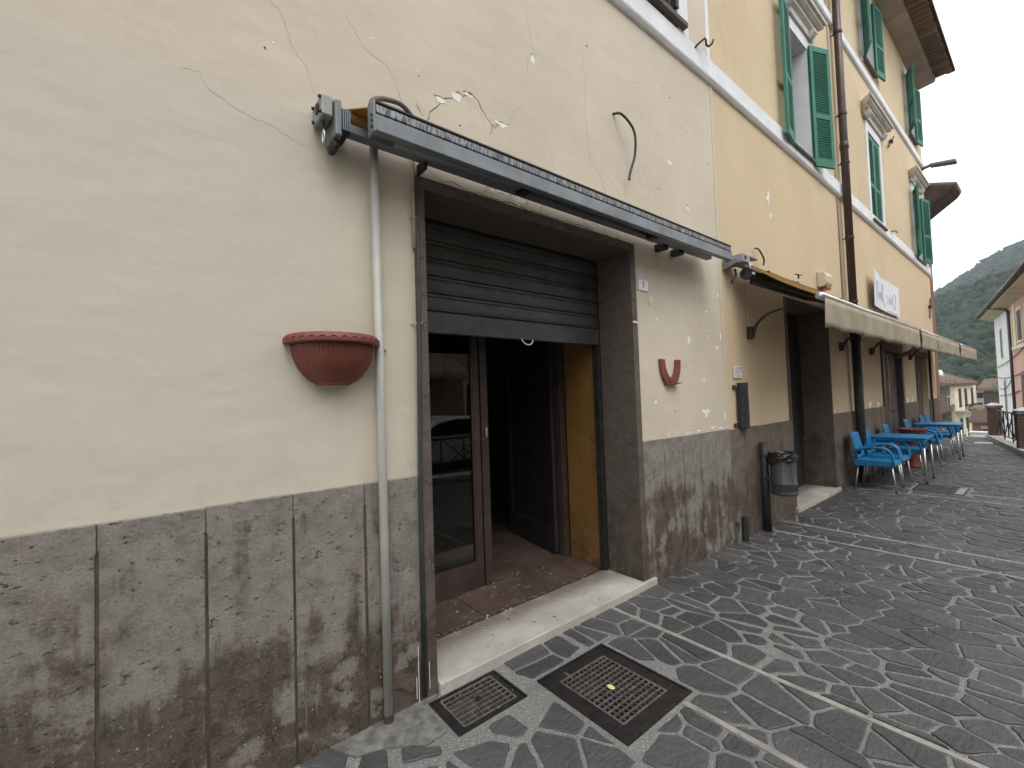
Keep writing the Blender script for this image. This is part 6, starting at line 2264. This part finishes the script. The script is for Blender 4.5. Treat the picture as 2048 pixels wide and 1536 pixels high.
ch = make_chair()
spots = [(8.78, -0.405, 0.02, 'nearest blue armchair, in front of all the others'),
         (9.42, -0.40, -0.03, 'second blue armchair, between the nearest chair and the first blue table'),
         (10.72, -0.42, 0.04, 'blue armchair behind the first blue table, beside the terracotta pot'),
         (12.52, -0.42, 0.0, 'blue armchair between the terracotta pot and the second blue table'),
         (14.05, -0.44, 0.03, 'left one of the two blue armchairs behind the second blue table'),
         (14.75, -0.44, -0.02, 'farthest blue armchair, right one of the two behind the second blue table')]
for i, (x, y, a, lbx) in enumerate(spots):
    o = ch if i == 0 else dup(ch, (x, y, 0))
    o.location = (x, y, 0)
    o.rotation_euler = (0, 0, a)
    o['label'] = lbx


def make_table():
    t = empty('plastic_table', (0, 0, 0), '', 'table', 'blue plastic tables outside the bar')
    MB().box(-0.36, 0.36, -0.37, 0.37, 0.712, 0.738).build('table_top', M['blue'], t, 0.012, seg=3)
    w = MB()
    for (a, b, c, d) in ((-.335, .335, -.345, -.325), (-.335, .335, .325, .345), (-.335, -.315, -.324, .324), (.315, .335, -.324, .324)):
        w.box(a, b, c, d, 0.675, 0.7105)
    w.build('apron', M['blue'], t, 0.004)
    for sx in (-1, 1):
        for sy in (-1, 1):
            MB().tube([(sx * 0.30, sy * 0.31, 0.71), (sx * 0.305, sy * 0.315, 0.655), (sx * 0.31, sy * 0.32, 0.585)], [0.044, 0.038, 0.022], 12).build('leg_socket', M['blue'], t, smooth=True)
            MB().tube([(sx * 0.308, sy * 0.318, 0.59), (sx * 0.325, sy * 0.335, 0.0)], 0.0165, 10).build('leg', M['leg'], t, smooth=True)
            MB().tube([(sx * 0.3245, sy * 0.3345, 0.025), (sx * 0.325, sy * 0.335, 0.0)], 0.02, 10).build('leg_foot', M['black'], t)
    return t


tb = make_table()
tb.location = (9.96, -0.50, 0)
tb['label'] = 'nearer blue plastic table, before the terracotta pot'
dup(tb, (13.38, -0.53, 0), 0.02, 'farther blue plastic table, nearest the end of the pavement')
pt = empty('terracotta_pot', (11.45, -0.40, 0), 'tall terracotta pot with a wide flat rim between the two blue tables', 'pot')
pp = (11.45, -0.40, 0)
MB().lathe([(0.0, 0.0), (0.125, 0.0), (0.135, 0.02), (0.128, 0.05), (0.118, 0.08), (0.125, 0.35), (0.145, 0.55), (0.185, 0.68), (0.19, 0.70)], pp, 32).build('body', M['darkterra'], pt, smooth=True)
MB().lathe([(0.18, 0.69), (0.215, 0.715), (0.235, 0.745), (0.228, 0.755), (0.20, 0.75), (0.18, 0.72)], pp, 32).build('rim', M['darkterra'], pt, smooth=True)
MB().lathe([(0.0, 0.71), (0.19, 0.705)], pp, 24).build('soil', M['debrisdark'], pt)

# paint mark at the end of the pavement
w = MB().prism([(16.72, -0.78), (17.1, -0.74), (17.22, -1.06), (16.86, -1.10)], 'z', 0.0075, 0.0095)
tag(w.build('paint_mark', M['kerb'], None, recenter=True), 'worn white paint mark on the paving near the end of the railing', 'road marking')

# ------------------------------------------------------------------ litter and crumbs
rl = random.Random(77)
cr, dk = MB(), MB()


def crumb(mb, x, y, z, s):
    p = [(rl.uniform(-1, 1) * s, rl.uniform(-1, 1) * s, rl.uniform(0, .7) * s) for _ in range(4)]
    mb.add([(x + a, y + b, z + c) for a, b, c in p], [(0, 1, 2), (0, 2, 3), (0, 3, 1), (1, 3, 2)])


for k in range(900):
    t = rl.random()
    if t < 0.45:
        x, y, z = rl.uniform(1.3, 3.08), 0.40 + rl.gauss(0, 0.035), 0.045
    elif t < 0.72:
        x, y, z = rl.uniform(1.3, 3.0), rl.uniform(0.42, 0.9), 0.05
    elif t < 0.86:
        x, y, z = 2.3 + rl.gauss(0, .25), 0.84 + rl.gauss(0, .06), 0.05
    else:
        x, y, z = rl.uniform(1.3, 3.2), rl.uniform(0.0, 0.36), 0.058
    if x > 3.08:
        continue
    (crumb)(cr if rl.random() < 0.45 else dk, x, y, z, rl.choice([.004, .005, .006, .009, .013]))
tag(cr.build('plaster_crumbs', M['debris']), 'crumbs of fallen plaster on the shop doorstep and tiles', 'debris', None, 'stuff')
tag(dk.build('dry_litter', M['debrisdark']), 'dark dry leaf litter along the shop doorstep', 'debris', None, 'stuff')
cr = MB()
for k in range(700):
    x = rl.uniform(0.2, 8.0)
    y = -0.03 - abs(rl.gauss(0, 0.05)) if rl.random() < 0.6 else rl.uniform(-2.0, -0.05)
    if 1.2 < x < 3.28 and y > -0.06:
        y -= 0.06
    crumb(cr, x, y, 0.002, rl.choice([.002, .003, .004, .006]))
tag(cr.build('street_grit', M['debris']), 'small pale grit scattered along the foot of the walls', 'grit', None, 'stuff')

# ================================================================== AIR
hz = MB().box(-450, 1250, -750, 750, -10, 190).build('haze', bpy.data.materials.new('valley_air'), None)
hm = bpy.data.materials['valley_air']
hm.use_nodes = True
hm.node_tree.nodes.clear()
ho = hm.node_tree.nodes.new('ShaderNodeOutputMaterial')
hv = hm.node_tree.nodes.new('ShaderNodeVolumePrincipled')
hv.inputs['Color'].default_value = (0.80, 0.90, 1.0, 1)
hv.inputs['Density'].default_value = 0.00040
hv.inputs['Anisotropy'].default_value = 0.0
hm.node_tree.links.new(hv.outputs[0], ho.inputs['Volume'])
tag(hz, 'pale blue air filling the valley', None, None, 'stuff')
